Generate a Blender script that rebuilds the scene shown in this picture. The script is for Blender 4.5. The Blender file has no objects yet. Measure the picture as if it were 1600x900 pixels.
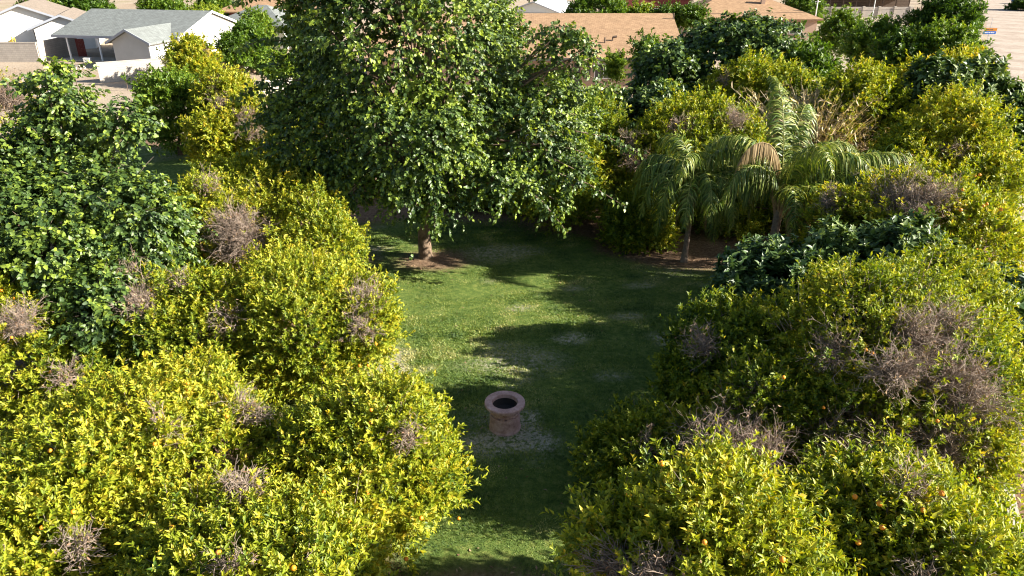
import bpy, math, random
import numpy as np
R = math.radians
rng = np.random.default_rng(7)
random.seed(7)
scene = bpy.context.scene
col = scene.collection

# ------------------------------------------------------------ camera, sky, sun
CAMH, PITCH, F = 11.0, 25.0, 1142.0
cam_d = bpy.data.cameras.new('camera'); cam = bpy.data.objects.new('camera', cam_d); col.objects.link(cam)
cam.location = (0, 0, CAMH); cam.rotation_euler = (R(90 - PITCH), 0, 0)
cam_d.sensor_width = 36; cam_d.lens = 36 * F / 1600; cam_d.clip_end = 2000; cam_d.clip_start = .1
scene.camera = cam
SUN_EL, SUN_AZ = 25.6, 98.0          # azimuth clockwise from +Y (the view direction)
w = bpy.data.worlds.new('World'); scene.world = w; w.use_nodes = True
nt = w.node_tree; bg = nt.nodes['Background']; sk = nt.nodes.new('ShaderNodeTexSky')
sk.sky_type = 'NISHITA'; sk.sun_disc = False; sk.sun_elevation = R(SUN_EL); sk.sun_rotation = R(SUN_AZ)
nt.links.new(sk.outputs[0], bg.inputs[0]); bg.inputs[1].default_value = 0.05
sd = bpy.data.lights.new('sun', 'SUN'); sd.energy = 5.0; sd.angle = R(.53); sd.color = (1, .93, .80)
so = bpy.data.objects.new('sun', sd); col.objects.link(so)
so.rotation_euler = (R(90 - SUN_EL), 0, R(180 - SUN_AZ)); so.location = (30, -10, 40)
vs = scene.view_settings; vs.view_transform = 'Standard'; vs.look = 'None'; vs.exposure = 1.7; vs.gamma = 1
vs.use_curve_mapping = False
scene.cycles.max_bounces = 6; scene.cycles.diffuse_bounces = 3; scene.cycles.glossy_bounces = 2
scene.cycles.transmission_bounces = 3; scene.cycles.transparent_max_bounces = 4
scene.cycles.use_denoising = True; scene.cycles.pixel_filter_type = 'BLACKMAN_HARRIS'; scene.cycles.filter_width = 1.1

# ------------------------------------------------------------ placing helpers
def ang(py): return R(PITCH) - math.atan((450 - py) / F)
def depth(Y, z): return Y * math.cos(R(PITCH)) + (CAMH - z) * math.sin(R(PITCH))
def G(px, py, z=0.):                 # where the sight line meets height z
    Y = (CAMH - z) / math.tan(ang(py)); return np.array([(px - 800) / F * depth(Y, z), Y, z])
def at(px, py, Y):                   # where the sight line meets distance Y
    z = CAMH - Y * math.tan(ang(py)); return np.array([(px - 800) / F * depth(Y, z), Y, z])
def lobe(px, ptop, Y, r, rz, k=.9):  # ellipsoid whose upper outline is seen at (px, ptop)
    a = ang(ptop); h = math.sqrt((r * math.sin(a)) ** 2 + (rz * math.cos(a)) ** 2) / math.cos(a)
    if Y is None: zc = rz * k; Y = (CAMH - zc - h) / math.tan(a)
    else: zc = CAMH - Y * math.tan(a) - h
    return np.array([(px - 800) / F * depth(Y, zc), Y, zc, r, r, rz])

# ------------------------------------------------------------ materials
def ramp(nt, fac, stops):
    r = nt.nodes.new('ShaderNodeValToRGB'); e = r.color_ramp.elements
    while len(e) < len(stops): e.new(.5)
    for k, (p, c) in enumerate(stops): e[k].position = p; e[k].color = (*c, 1)
    nt.links.new(fac, r.inputs[0]); return r.outputs[0]
def mat(name):
    m = bpy.data.materials.new(name); m.use_nodes = True; return m, m.node_tree, m.node_tree.nodes['Principled BSDF']
def noise(nt, scale, detail=4, rough=.6, vec=None):
    n = nt.nodes.new('ShaderNodeTexNoise'); n.inputs['Scale'].default_value = scale
    n.inputs['Detail'].default_value = detail; n.inputs['Roughness'].default_value = rough
    if vec is None:
        g = nt.nodes.new('ShaderNodeNewGeometry'); vec = g.outputs['Position']
    nt.links.new(vec, n.inputs['Vector']); return n.outputs[0]
def bump(nt, b, h, dist, strength=1):
    n = nt.nodes.new('ShaderNodeBump'); n.inputs['Distance'].default_value = dist; n.inputs['Strength'].default_value = strength
    nt.links.new(h, n.inputs['Height']); nt.links.new(n.outputs[0], b.inputs['Normal'])
def leaf_mat(name, stops, rough=.45, spec=.4, trans=.3, tcol=1.3):
    m, nt, b = mat(name)
    a = nt.nodes.new('ShaderNodeAttribute'); a.attribute_name = 'tint'
    c = ramp(nt, a.outputs['Fac'], stops)
    nt.links.new(c, b.inputs['Base Color']); b.inputs['Roughness'].default_value = rough
    b.inputs['Specular IOR Level'].default_value = spec
    t = nt.nodes.new('ShaderNodeBsdfTranslucent')
    mx = nt.nodes.new('ShaderNodeMix'); mx.data_type = 'RGBA'; mx.blend_type = 'MULTIPLY'; mx.inputs[0].default_value = 1
    nt.links.new(c, mx.inputs[6]); mx.inputs[7].default_value = (tcol * 1.15, tcol * 1.1, tcol * .35, 1)
    nt.links.new(mx.outputs[2], t.inputs[0])
    ms = nt.nodes.new('ShaderNodeMixShader'); ms.inputs[0].default_value = trans
    nt.links.new(b.outputs[0], ms.inputs[1]); nt.links.new(t.outputs[0], ms.inputs[2])
    nt.links.new(ms.outputs[0], nt.nodes['Material Output'].inputs[0]); return m
def flat_mat(name, c1, c2, scale, rough=.9, bs=0, bd=.02, spec=.3, detail=4):
    m, nt, b = mat(name); n = noise(nt, scale, detail)
    nt.links.new(ramp(nt, n, [(.3, c1), (.7, c2)]), b.inputs['Base Color']); b.inputs['Roughness'].default_value = rough
    b.inputs['Specular IOR Level'].default_value = spec
    if bs: bump(nt, b, noise(nt, bs, 3), bd)
    return m
M = {}
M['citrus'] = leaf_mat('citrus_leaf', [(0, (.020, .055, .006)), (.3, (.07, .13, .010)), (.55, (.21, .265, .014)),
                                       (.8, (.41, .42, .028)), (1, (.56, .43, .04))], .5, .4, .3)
M['mulberry'] = leaf_mat('mulberry_leaf', [(0, (.025, .055, .015)), (.45, (.055, .105, .027)), (.75, (.12, .19, .03)), (1, (.27, .35, .04))], .48, .6, .24)
M['fig'] = leaf_mat('broad_leaf', [(0, (.022, .055, .014)), (.5, (.055, .11, .028)), (.8, (.12, .18, .045)), (1, (.22, .28, .07))], .45, .5, .2)
M['green'] = leaf_mat('green_leaf', [(0, (.025, .065, .008)), (.5, (.07, .14, .012)), (.8, (.15, .24, .02)), (1, (.28, .33, .03))], .45, .4, .3)
M['palm'] = leaf_mat('palm_leaflet', [(0, (.025, .055, .015)), (.5, (.07, .125, .02)), (.8, (.19, .25, .035)), (1, (.36, .35, .09))], .45, .4, .2)
M['dryfrond'] = leaf_mat('dry_frond', [(0, (.22, .15, .07)), (1, (.42, .31, .17))], .7, .2, .15)
M['reed'] = leaf_mat('dry_reed', [(0, (.36, .28, .18)), (.7, (.60, .49, .34)), (1, (.38, .38, .14))], .7, .2, .15)
M['grass'] = leaf_mat('grass_blade', [(0, (.03, .07, .018)), (.4, (.10, .17, .034)), (.7, (.22, .285, .06)), (1, (.46, .43, .19))], .55, .3, .3)
M['litter'] = leaf_mat('fallen_leaf', [(0, (.10, .055, .035)), (.6, (.26, .16, .10)), (1, (.42, .30, .19))], .8, .2, .1)
M['twig'] = flat_mat('dead_twig', (.19, .135, .105), (.42, .34, .28), 6.0)
M['bark'] = flat_mat('bark', (.11, .075, .05), (.26, .185, .13), 6, bs=18, bd=.03)
M['palmbark'] = flat_mat('palm_bark', (.17, .125, .10), (.33, .26, .21), 9, bs=22, bd=.03)
M['boot'] = flat_mat('palm_boot', (.30, .17, .09), (.46, .30, .18), 6, bs=20, bd=.02)
M['orange'] = flat_mat('orange_peel', (.75, .22, .015), (.85, .33, .02), 2, .45, 60, .002, .5)
M['stucco_w'] = flat_mat('white_stucco', (.74, .73, .70), (.80, .79, .77), 1.5, .9, 25, .01)
M['stucco_g'] = flat_mat('grey_siding', (.42, .42, .42), (.48, .48, .48), 1.0, .85, 20, .01)
M['stucco_p'] = flat_mat('pinkish_stucco', (.42, .29, .22), (.47, .33, .25), 1.2, .9, 25, .01)
M['trim_d'] = flat_mat('dark_trim', (.10, .09, .09), (.13, .115, .11), 2)
M['trim_w'] = flat_mat('white_trim', (.76, .76, .76), (.8, .8, .8), 2, .6)
M['trim_b'] = flat_mat('bluish_trim', (.30, .32, .37), (.34, .36, .42), 2, .6)
M['redwood'] = flat_mat('red_boards', (.13, .03, .028), (.19, .05, .042), 2, .8)
M['redpaint'] = flat_mat('red_car_paint', (.25, .01, .012), (.28, .012, .014), 1, .25, spec=.6)
M['rubber'] = flat_mat('rubber', (.02, .02, .02), (.03, .03, .03), 2)
M['metal'] = flat_mat('galvanised_metal', (.45, .46, .48), (.55, .56, .58), 4, .45)
M['darkmetal'] = flat_mat('rusty_metal', (.10, .075, .06), (.17, .12, .09), 4, .7)
M['concrete'] = flat_mat('concrete', (.40, .35, .30), (.52, .47, .41), 5, .95, 30, .01)
M['signo'] = flat_mat('orange_sign_paint', (.62, .22, .02), (.66, .25, .02), 2, .5)
M['signb'] = flat_mat('blue_sign_paint', (.01, .12, .55), (.012, .14, .6), 2, .5)
M['yellow'] = flat_mat('yellow_plastic', (.7, .5, .08), (.75, .55, .1), 2, .5)
M['ash'] = flat_mat('pale_ash', (.4, .4, .4), (.6, .6, .6), 9)
m, nt, b = mat('window_glass'); b.inputs['Base Color'].default_value = (.03, .04, .045, 1); b.inputs['Roughness'].default_value = .08
b.inputs['Specular IOR Level'].default_value = .8; M['glass'] = m
def shingle(name, c1, c2, c3):
    m, nt, b = mat(name); tc = nt.nodes.new('ShaderNodeTexCoord')
    br = nt.nodes.new('ShaderNodeTexBrick'); nt.links.new(tc.outputs['Object'], br.inputs['Vector'])
    br.inputs['Scale'].default_value = 1; br.inputs['Brick Width'].default_value = .33; br.inputs['Row Height'].default_value = .15
    br.inputs['Mortar Size'].default_value = .012
    br.inputs['Color1'].default_value = (*c1, 1); br.inputs['Color2'].default_value = (*c2, 1); br.inputs['Mortar'].default_value = (*c3, 1)
    mx = nt.nodes.new('ShaderNodeMix'); mx.data_type = 'RGBA'; mx.blend_type = 'MULTIPLY'; mx.inputs[0].default_value = 1
    nt.links.new(br.outputs[0], mx.inputs[6])
    nt.links.new(ramp(nt, noise(nt, 2.2, 6), [(.3, (.78, .78, .78)), (.7, (1.12, 1.12, 1.12))]), mx.inputs[7])
    nt.links.new(mx.outputs[2], b.inputs['Base Color']); b.inputs['Roughness'].default_value = .95
    b.inputs['Specular IOR Level'].default_value = .15
    bump(nt, b, noise(nt, 30, 2), .01); return m
M['shingle_b'] = shingle('tan_shingles', (.40, .26, .155), (.33, .21, .125), (.22, .135, .085))
M['shingle_g'] = shingle('grey_shingles', (.235, .255, .25), (.19, .205, .2), (.12, .13, .13))
M['shingle_t'] = shingle('taupe_shingles', (.28, .23, .19), (.24, .20, .165), (.16, .13, .11))
M['roof_w'] = shingle('pale_roofing', (.62, .62, .64), (.56, .57, .60), (.45, .45, .48))
def block_mat(name, c1, c2, c3):
    m, nt, b = mat(name); tc = nt.nodes.new('ShaderNodeTexCoord'); mp = nt.nodes.new('ShaderNodeMapping')
    mp.inputs['Rotation'].default_value = (R(90), 0, 0); nt.links.new(tc.outputs['Object'], mp.inputs[0])
    br = nt.nodes.new('ShaderNodeTexBrick'); nt.links.new(mp.outputs[0], br.inputs['Vector'])
    br.inputs['Scale'].default_value = 1; br.inputs['Brick Width'].default_value = .4; br.inputs['Row Height'].default_value = .2
    br.inputs['Mortar Size'].default_value = .012
    br.inputs['Color1'].default_value = (*c1, 1); br.inputs['Color2'].default_value = (*c2, 1); br.inputs['Mortar'].default_value = (*c3, 1)
    mx = nt.nodes.new('ShaderNodeMix'); mx.data_type = 'RGBA'; mx.blend_type = 'MULTIPLY'; mx.inputs[0].default_value = 1
    nt.links.new(br.outputs[0], mx.inputs[6])
    nt.links.new(ramp(nt, noise(nt, .9, 6), [(.3, (.82, .8, .78)), (.7, (1.06, 1.05, 1.04))]), mx.inputs[7])
    nt.links.new(mx.outputs[2], b.inputs['Base Color']); b.inputs['Roughness'].default_value = .95; return m
M['block'] = block_mat('concrete_block', (.50, .455, .41), (.44, .40, .365), (.34, .305, .275))
m, nt, b = mat('fire_pit_clay')
c = ramp(nt, noise(nt, 7, 6, .7), [(.3, (.30, .17, .15)), (.5, (.50, .31, .28)), (.72, (.66, .47, .44))])
nt.links.new(c, b.inputs['Base Color']); b.inputs['Roughness'].default_value = .85; bump(nt, b, noise(nt, 40, 4), .006); M['clay'] = m
m, nt, b = mat('near_black'); b.inputs['Base Color'].default_value = (.03, .025, .022, 1); b.inputs['Roughness'].default_value = .95; M['near_black'] = m

# ------------------------------------------------------------ mesh helpers
def raw_mesh(name, V, Fq, mtl, tint=None, smooth=False):
    """V (n,3); Fq list of (k, array(m,k)) face groups, built with numpy."""
    me = bpy.data.meshes.new(name); V = np.ascontiguousarray(V, dtype=np.float32)
    me.vertices.add(len(V)); me.vertices.foreach_set('co', V.ravel())
    idx = np.concatenate([f.ravel() for f in Fq]).astype(np.int32)
    tot = np.concatenate([np.full(len(f), f.shape[1], np.int32) for f in Fq])
    st = np.concatenate([[0], np.cumsum(tot)[:-1]]).astype(np.int32)
    me.loops.add(len(idx)); me.loops.foreach_set('vertex_index', idx)
    me.polygons.add(len(tot)); me.polygons.foreach_set('loop_start', st); me.polygons.foreach_set('loop_total', tot)
    if smooth: me.polygons.foreach_set('use_smooth', np.ones(len(tot), dtype=bool))
    if tint is not None:
        a = me.attributes.new('tint', 'FLOAT', 'POINT'); a.data.foreach_set('value', np.clip(tint, 0, 1).astype(np.float32))
    me.update(calc_edges=True); me.materials.append(mtl); return me
def link(name, me, parent=None, loc=None):
    o = bpy.data.objects.new(name, me); col.objects.link(o)
    if parent: o.parent = parent
    if loc is not None: o.location = loc
    return o
def tag(o, label=None, cat=None, group=None, kind=None):
    if label: o['label'] = label
    if cat: o['category'] = cat
    if group: o['group'] = group
    if kind: o['kind'] = kind
    return o
def empty(name, loc, label, cat, group=None, rz=0):
    o = bpy.data.objects.new(name, None); col.objects.link(o); o.location = loc; o.rotation_euler = (0, 0, rz)
    o.empty_display_size = .3; return tag(o, label, cat, group)
class MB:
    def __init__(s): s.v = []; s.f = []
    def add(s, vs, fs):
        n = len(s.v); s.v += [tuple(map(float, p)) for p in vs]; s.f += [tuple(n + i for i in f) for f in fs]
    def box(s, x0, x1, y0, y1, z0, z1):
        s.add([(x0, y0, z0), (x1, y0, z0), (x1, y1, z0), (x0, y1, z0), (x0, y0, z1), (x1, y0, z1), (x1, y1, z1), (x0, y1, z1)],
              [(0, 3, 2, 1), (4, 5, 6, 7), (0, 1, 5, 4), (1, 2, 6, 5), (2, 3, 7, 6), (3, 0, 4, 7)])
    def slab(s, poly, t):            # top polygon, thickness t downward
        n = len(poly); P = [tuple(p) for p in poly] + [(p[0], p[1], p[2] - t) for p in poly]
        s.add(P, [tuple(range(n)), tuple(range(2 * n - 1, n - 1, -1))] + [(i, i + n, (i + 1) % n + n, (i + 1) % n) for i in range(n)])
    def prism_y(s, poly, y0, y1):    # polygon in xz swept along y
        n = len(poly); P = [(p[0], y0, p[1]) for p in poly] + [(p[0], y1, p[1]) for p in poly]
        s.add(P, [tuple(range(n)), tuple(range(2 * n - 1, n - 1, -1))] + [(i, i + n, (i + 1) % n + n, (i + 1) % n) for i in range(n)])
    def prism_x(s, poly, x0, x1):
        n = len(poly); P = [(x0, p[0], p[1]) for p in poly] + [(x1, p[0], p[1]) for p in poly]
        s.add(P, [tuple(range(n)), tuple(range(2 * n - 1, n - 1, -1))] + [(i, i + n, (i + 1) % n + n, (i + 1) % n) for i in range(n)])
    def tube(s, pts, rad, n=8):
        pts = [np.array(p, float) for p in pts]; k = len(pts); V = []
        for i, p in enumerate(pts):
            d = pts[min(i + 1, k - 1)] - pts[max(i - 1, 0)]; d /= np.linalg.norm(d) + 1e-9
            u = np.cross(d, (1, 0, 0) if abs(d[0]) < .8 else (0, 1, 0)); u /= np.linalg.norm(u); v = np.cross(d, u)
            for j in range(n):
                a = 2 * math.pi * j / n; V.append(p + rad[i] * (u * math.cos(a) + v * math.sin(a)))
        Fs = [(i * n + j, i * n + (j + 1) % n, (i + 1) * n + (j + 1) % n, (i + 1) * n + j) for i in range(k - 1) for j in range(n)]
        Fs += [tuple(range(n - 1, -1, -1)), tuple((k - 1) * n + j for j in range(n))]; s.add(V, Fs)
    def lathe(s, prof, n=40, wob=0):
        k = len(prof); V = []
        for (r, z) in prof:
            for j in range(n):
                a = 2 * math.pi * j / n; q = 1 + wob * math.sin(3 * a + z * 5) ; V.append((r * q * math.cos(a), r * q * math.sin(a), z))
        s.add(V, [(i * n + j, i * n + (j + 1) % n, (i + 1) * n + (j + 1) % n, (i + 1) * n + j) for i in range(k - 1) for j in range(n)])
    def build(s, name, m, parent=None, loc=None, smooth=False):
        me = bpy.data.meshes.new(name); me.from_pydata(s.v, [], s.f); me.update()
        if smooth: me.polygons.foreach_set('use_smooth', np.ones(len(me.polygons), dtype=bool))
        me.materials.append(m); return link(name, me, parent, loc)

# ------------------------------------------------------------ foliage engine
def unit(a): return a / (np.linalg.norm(a, axis=-1, keepdims=True) + 1e-9)
_W = rng.normal(size=(10, 3)); _W = unit(_W) * rng.uniform(.6, 2.2, (10, 1)); _PH = rng.uniform(0, 6.28, 10)
def patch(P, s=1.):                  # smooth field about -1..1
    return np.sin(P @ (_W.T * s) + _PH).sum(-1) / 3.2
SHAPES = {  # outline of a leaf: (along, across, lift) and its faces
    'lance': (np.array([(0, 0, 0), (.45, .5, .12), (.45, -.5, .12), (1, 0, -.10)]), [np.array([(0, 2, 3)]), np.array([(0, 3, 1)])]),
    'heart': (np.array([(0, 0, 0), (.30, .5, .10), (.30, -.5, .10), (.68, .34, .03), (.68, -.34, .03), (1, 0, -.15), (.45, 0, 0)]),
              [np.array([(0, 6, 1), (0, 2, 6)]), np.array([(6, 5, 3, 1), (6, 2, 4, 5)])])}
def leaves(P, A, N, L, W, shape):
    """P base points, A axes, N normals, L lengths, W widths -> verts, faces, leaf index per vertex"""
    S, Fs = SHAPES[shape]; A = unit(A); B = unit(np.cross(A, N)); N2 = np.cross(B, A)
    k = len(S); n = len(P)
    V = (P[:, None] + A[:, None] * (S[None, :, :1] * L[:, None, None]) + B[:, None] * (S[None, :, 1:2] * W[:, None, None])
         + N2[:, None] * (S[None, :, 2:] * L[:, None, None]))
    off = (np.arange(n) * k)[:, None, None]
    F3 = [(f[None] + off).reshape(-1, f.shape[1]) for f in Fs]
    return V.reshape(-1, 3), F3, np.repeat(np.arange(n), k)
def ribbons(Pts, Wd, side):
    """Pts (n,k,3) centre lines, Wd (n,k) widths, side (n,3)"""
    n, k, _ = Pts.shape; o = side[:, None] * Wd[..., None] / 2
    V = np.stack([Pts - o, Pts + o], 2).reshape(-1, 3)
    base = (np.arange(n) * k * 2)[:, None, None] + (np.arange(k - 1) * 2)[None, :, None] + np.array([0, 1, 3, 2])[None, None]
    return V, base.reshape(-1, 4), np.repeat(np.arange(n), 2 * k)
def tubes(Pts, Rd, sides=3):
    """Pts (n,k,3), Rd (n,k): many thin open tubes"""
    n, k, _ = Pts.shape; D = unit(Pts[:, -1] - Pts[:, 0]); U = unit(np.cross(D, rng.normal(size=(n, 3)))); Vv = np.cross(D, U)
    a = np.arange(sides) * 2 * math.pi / sides
    off = U[:, None, None] * np.cos(a)[None, None, :, None] + Vv[:, None, None] * np.sin(a)[None, None, :, None]
    V = (Pts[:, :, None] + off * Rd[:, :, None, None]).reshape(-1, 3)
    j = np.arange(sides); q = np.stack([j, (j + 1) % sides, (j + 1) % sides + sides, j + sides], 1)
    f = (np.arange(n) * k * sides)[:, None, None, None] + (np.arange(k - 1) * sides)[None, :, None, None] + q[None, None]
    return V, f.reshape(-1, 4)
def inside(P, lobes):                # >0 deep inside, per lobe in metres (approx)
    d = (P[:, None] - lobes[None, :, :3]) / lobes[None, :, 3:]
    q = np.linalg.norm(d, axis=-1); return (1 - q) * lobes[None, :, 3:].min(-1)
def surf(lobes, n, zmin=.1, shrink=1., tol=.22):
    area = (lobes[:, 3] * lobes[:, 5]) ; pr = area / area.sum(); out = []; nn = []; tot = 0
    while tot < n:
        k = rng.choice(len(lobes), n, p=pr); u = unit(rng.normal(size=(n, 3)))
        l = lobes[k]; P = l[:, :3] + u * l[:, 3:] * shrink; N = unit(u / l[:, 3:])
        ins = inside(P, lobes); ins[np.arange(n), k] = -9
        ok = (P[:, 2] > zmin) & (ins.max(1) < tol + (1 - shrink) * 1.0) & ((N[:, 2] > -.55) | (rng.random(n) < .3))
        out.append(P[ok]); nn.append(N[ok]); tot += ok.sum()
        if ok.sum() == 0: break
    return np.concatenate(out)[:n], np.concatenate(nn)[:n]
def sublobes(lobes, size=(.45, .85), per=1.25, out=.78):
    res = [lobes * np.array([1, 1, 1, .9, .9, .9])]
    for l in lobes:
        n = int(4 * math.pi * l[3] * l[5] * .6 / per) + 3
        u = unit(rng.normal(size=(n, 3)) + np.array([0, 0, .35])); r = rng.uniform(size[0], size[1], n) * min(1.35, .45 + l[3] * .26)
        c = l[:3] + u * l[3:] * out * rng.uniform(.9, 1.12, (n, 1))
        res.append(np.concatenate([c, np.stack([r, r, r * rng.uniform(.7, 1.05, n)], 1)], 1))
    return np.concatenate(res)
def hit(px, py, lobes):              # where a sight line first meets a crown
    d = at(px, py, 10.) - np.array([0, 0, CAMH]); d /= np.linalg.norm(d); o = np.array([0, 0, CAMH]); best = None
    for l in lobes:
        dd = d / l[3:]; oo = (o - l[:3]) / l[3:]; a = dd @ dd; b = 2 * dd @ oo; c = oo @ oo - 1; q = b * b - 4 * a * c
        if q < 0: continue
        t = (-b - math.sqrt(q)) / 2 / a
        if best is None or t < best[0]: p = o + d * t; best = (t, p, unit((p - l[:3]) / l[3:] ** 2))
    return None if best is None else best[1:]

KIND = {  # spray length, leaves per spray, leaf length, width, upward pull, droop, spread, shape
    'citrus': dict(sl=.30, lp=12, L=.105, W=.042, up=.75, droop=-.1, spread=.85, shape='lance'),
    'mulberry': dict(sl=.62, lp=13, L=.15, W=.115, up=.25, droop=.75, spread=.8, shape='heart'),
    'fig': dict(sl=.30, lp=9, L=.24, W=.12, up=.9, droop=.15, spread=1.1, shape='heart'),
    'green': dict(sl=.35, lp=12, L=.12, W=.05, up=.6, droop=.1, spread=.85, shape='lance')}
def crown_mesh(kind, lobes, n, ls=1., tint0=.5, tvar=.22, dead=(), zmin=.12, gap=.0, lp=None, sl=None, core=.35, sparse=0.):
    K = KIND[kind]; ex = .14 + .5 * (sl or K['sl']) * (.6 + .4 * ls) + .25 * K['L'] * ls + .16 * max(0, ls - 1)
    lobes = lobes.copy(); lobes[:, 3:] = np.maximum(lobes[:, 3:] - ex, lobes[:, 3:] * .5)
    sub = sublobes(lobes); tf = 4
    P, N = surf(sub, n // tf, zmin)
    jit = rng.normal(size=(len(P), 1)) * .13 * ls
    P = np.repeat(P + N * jit, tf, 0) + rng.normal(size=(len(P) * tf, 3)) * .085 * ls; N = np.repeat(N, tf, 0)
    P2, N2 = surf(lobes, int(n * core), zmin, shrink=.84)
    P = np.concatenate([P, P2]); N = np.concatenate([N, N2])
    if dead:
        keep = np.ones(len(P), bool)
        for (c, r) in dead:
            q = np.linalg.norm(P - c, axis=1) / r * (1 + .25 * patch(P, 2.5)); keep &= (q > 1) | (rng.random(len(P)) < (.34 if r < .6 else .2) * np.clip(q * 1.5, .2, 1.4))
        P, N = P[keep], N[keep]
    if gap:
        g = patch(P, 1.7); keep = (g > -1.1 + gap) | (rng.random(len(P)) < .25); P, N = P[keep], N[keep]
    ns = len(P); D = unit(N + rng.normal(size=(ns, 3)) * .45 + np.array([0, 0, K['up']]))
    k = lp or K['lp']; sL = (sl or K['sl']) * rng.uniform(.55, 1.35, ns) * (.6 + .4 * ls)
    long = rng.random(ns) < .05; sL[long] *= 1.7
    t = rng.random((ns, k)) ** .8
    droopv = np.array([0, 0, -1.]) * max(K['droop'], 0) * .5
    base = P[:, None] + D[:, None] * (t * sL[:, None])[..., None] + droopv * ((t * sL[:, None]) ** 1.6)[..., None]
    rad = unit(np.cross(D[:, None], rng.normal(size=(ns, k, 3))))
    A = D[:, None] * (.55 + .5 * t[..., None]) + rad * K['spread'] + np.array([0, 0, -1.]) * K['droop']
    Nn = D[:, None] * .7 - rad * .3 + np.array([.3, -.1, .65]) + rng.normal(size=(ns, k, 3)) * .35
    if kind == 'mulberry': Nn = N[:, None] * .9 + np.array([0, 0, .5]) + rng.normal(size=(ns, k, 3)) * .45
    Ln = K['L'] * ls * rng.uniform(.65, 1.25, (ns, k)); Wn = Ln * K['W'] / K['L'] * rng.uniform(.8, 1.15, (ns, k))
    f = lambda a: a.reshape(-1, 3)
    V, Fc, li = leaves(f(base), f(A), f(Nn), Ln.ravel(), Wn.ravel(), K['shape'])
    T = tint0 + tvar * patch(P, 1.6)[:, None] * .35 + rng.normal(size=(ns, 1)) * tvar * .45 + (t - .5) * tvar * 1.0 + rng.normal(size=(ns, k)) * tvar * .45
    if kind == 'citrus': T = np.where(rng.random((ns, k)) < .035, T + .4, T)
    if kind == 'mulberry': T = np.where(rng.random((ns, 1)) < .05, T + .4, T)
    return V, Fc, T.ravel()[li], P, N, D, sL
def twig_geo(c, nrm, r, n, th=.0075, L=(.35, .8)):
    """dead branching twigs fanning out of a patch on a crown"""
    base = c - nrm * r * 1.0 - np.array([0, 0, .3 * r]) + rng.normal(size=(n, 3)) * r * .33
    an = rng.uniform(.45, 1.35, 3); base = c + (base - c) * an; aim = c + rng.normal(size=(n, 3)) * r * .7 * an
    D = unit((aim - base) * .6 + nrm * r * .42 + rng.normal(size=(n, 3)) * .25 * r)
    Ln = rng.uniform(*L, n) * (.6 + .55 * r)
    def poly(b, D, Ln, w):
        s = unit(rng.normal(size=D.shape)); P = [b]
        for q in range(3): D = unit(D + s * w * rng.uniform(.3, 1.2, (len(D), 1))); P.append(P[-1] + D * Ln[:, None] / 3); s = unit(s + rng.normal(size=s.shape))
        return np.stack(P, 1), D
    P0, _ = poly(base, D, Ln, .25); Ps = [P0]; Rs = [np.tile(np.array([1.6, 1.3, 1, .5]) * th, (n, 1))]
    src, m = P0, n
    for lev, (mul, sc, tw) in enumerate([(3, .55, .75), (3, .33, .55)]):
        i = np.repeat(np.arange(m), mul); k = rng.integers(1, 3 if lev == 0 else 3, len(i)); tt = rng.random((len(i), 1))
        b = src[i, k] * (1 - tt) + src[i, k + 1] * tt; d0 = unit(src[i, k + 1] - src[i, k])
        d = unit(d0 + unit(rng.normal(size=d0.shape)) * .8); l = (Ln.mean() * sc) * rng.uniform(.5, 1.3, len(i))
        Pq, _ = poly(b, d, l, .35); Ps.append(Pq); Rs.append(np.tile(np.array([1, .9, .7, .4]) * th * tw, (len(i), 1))); src, m = Pq, len(i)
    return tubes(np.concatenate(Ps), np.concatenate(Rs))
def limbs_mesh(base, lobes, r0, fork=.25, m=5):
    mb = MB(); b = np.array([base[0], base[1], 0.])
    zt = max(.35, float((lobes[:, 2] - lobes[:, 5]).min()) + .5) if fork is None else fork * float(lobes[:, 2].max())
    top = b + np.array([rng.normal() * .08, rng.normal() * .08, zt])
    mb.tube([b + (0, 0, -.1), b + (0, 0, .12), b * .5 + top * .5 + rng.normal(size=3) * .03, top], [r0 * 1.5, r0 * 1.1, r0 * .95, r0 * .85], 10)
    for l in lobes:
        for q in range(max(2, int(m * l[3] / 2.5))):
            e = l[:3] + unit(rng.normal(size=3) + np.array([0, 0, .3])) * l[3:] * .82
            p1 = top * .65 + e * .35 + np.array([0, 0, .3]) + rng.normal(size=3) * .15; p2 = top * .3 + e * .7 + rng.normal(size=3) * .2
            mb.tube([top - (0, 0, .1), p1, p2, e], [r0 * .55, r0 * .36, r0 * .2, r0 * .05], 6)
    return mb
_ico = None
def orange_mesh():
    global _ico
    if _ico is None:
        mb = MB(); mb.lathe([(.001, -.036), (.018, -.032), (.032, -.018), (.0385, 0), (.034, .017), (.020, .031), (.004, .0335), (.001, .032)], 12)
        o = mb.build('orange', M['orange'], smooth=True); _ico = o.data; bpy.data.objects.remove(o)
    return _ico
count = {'leaves': 0}
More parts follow.
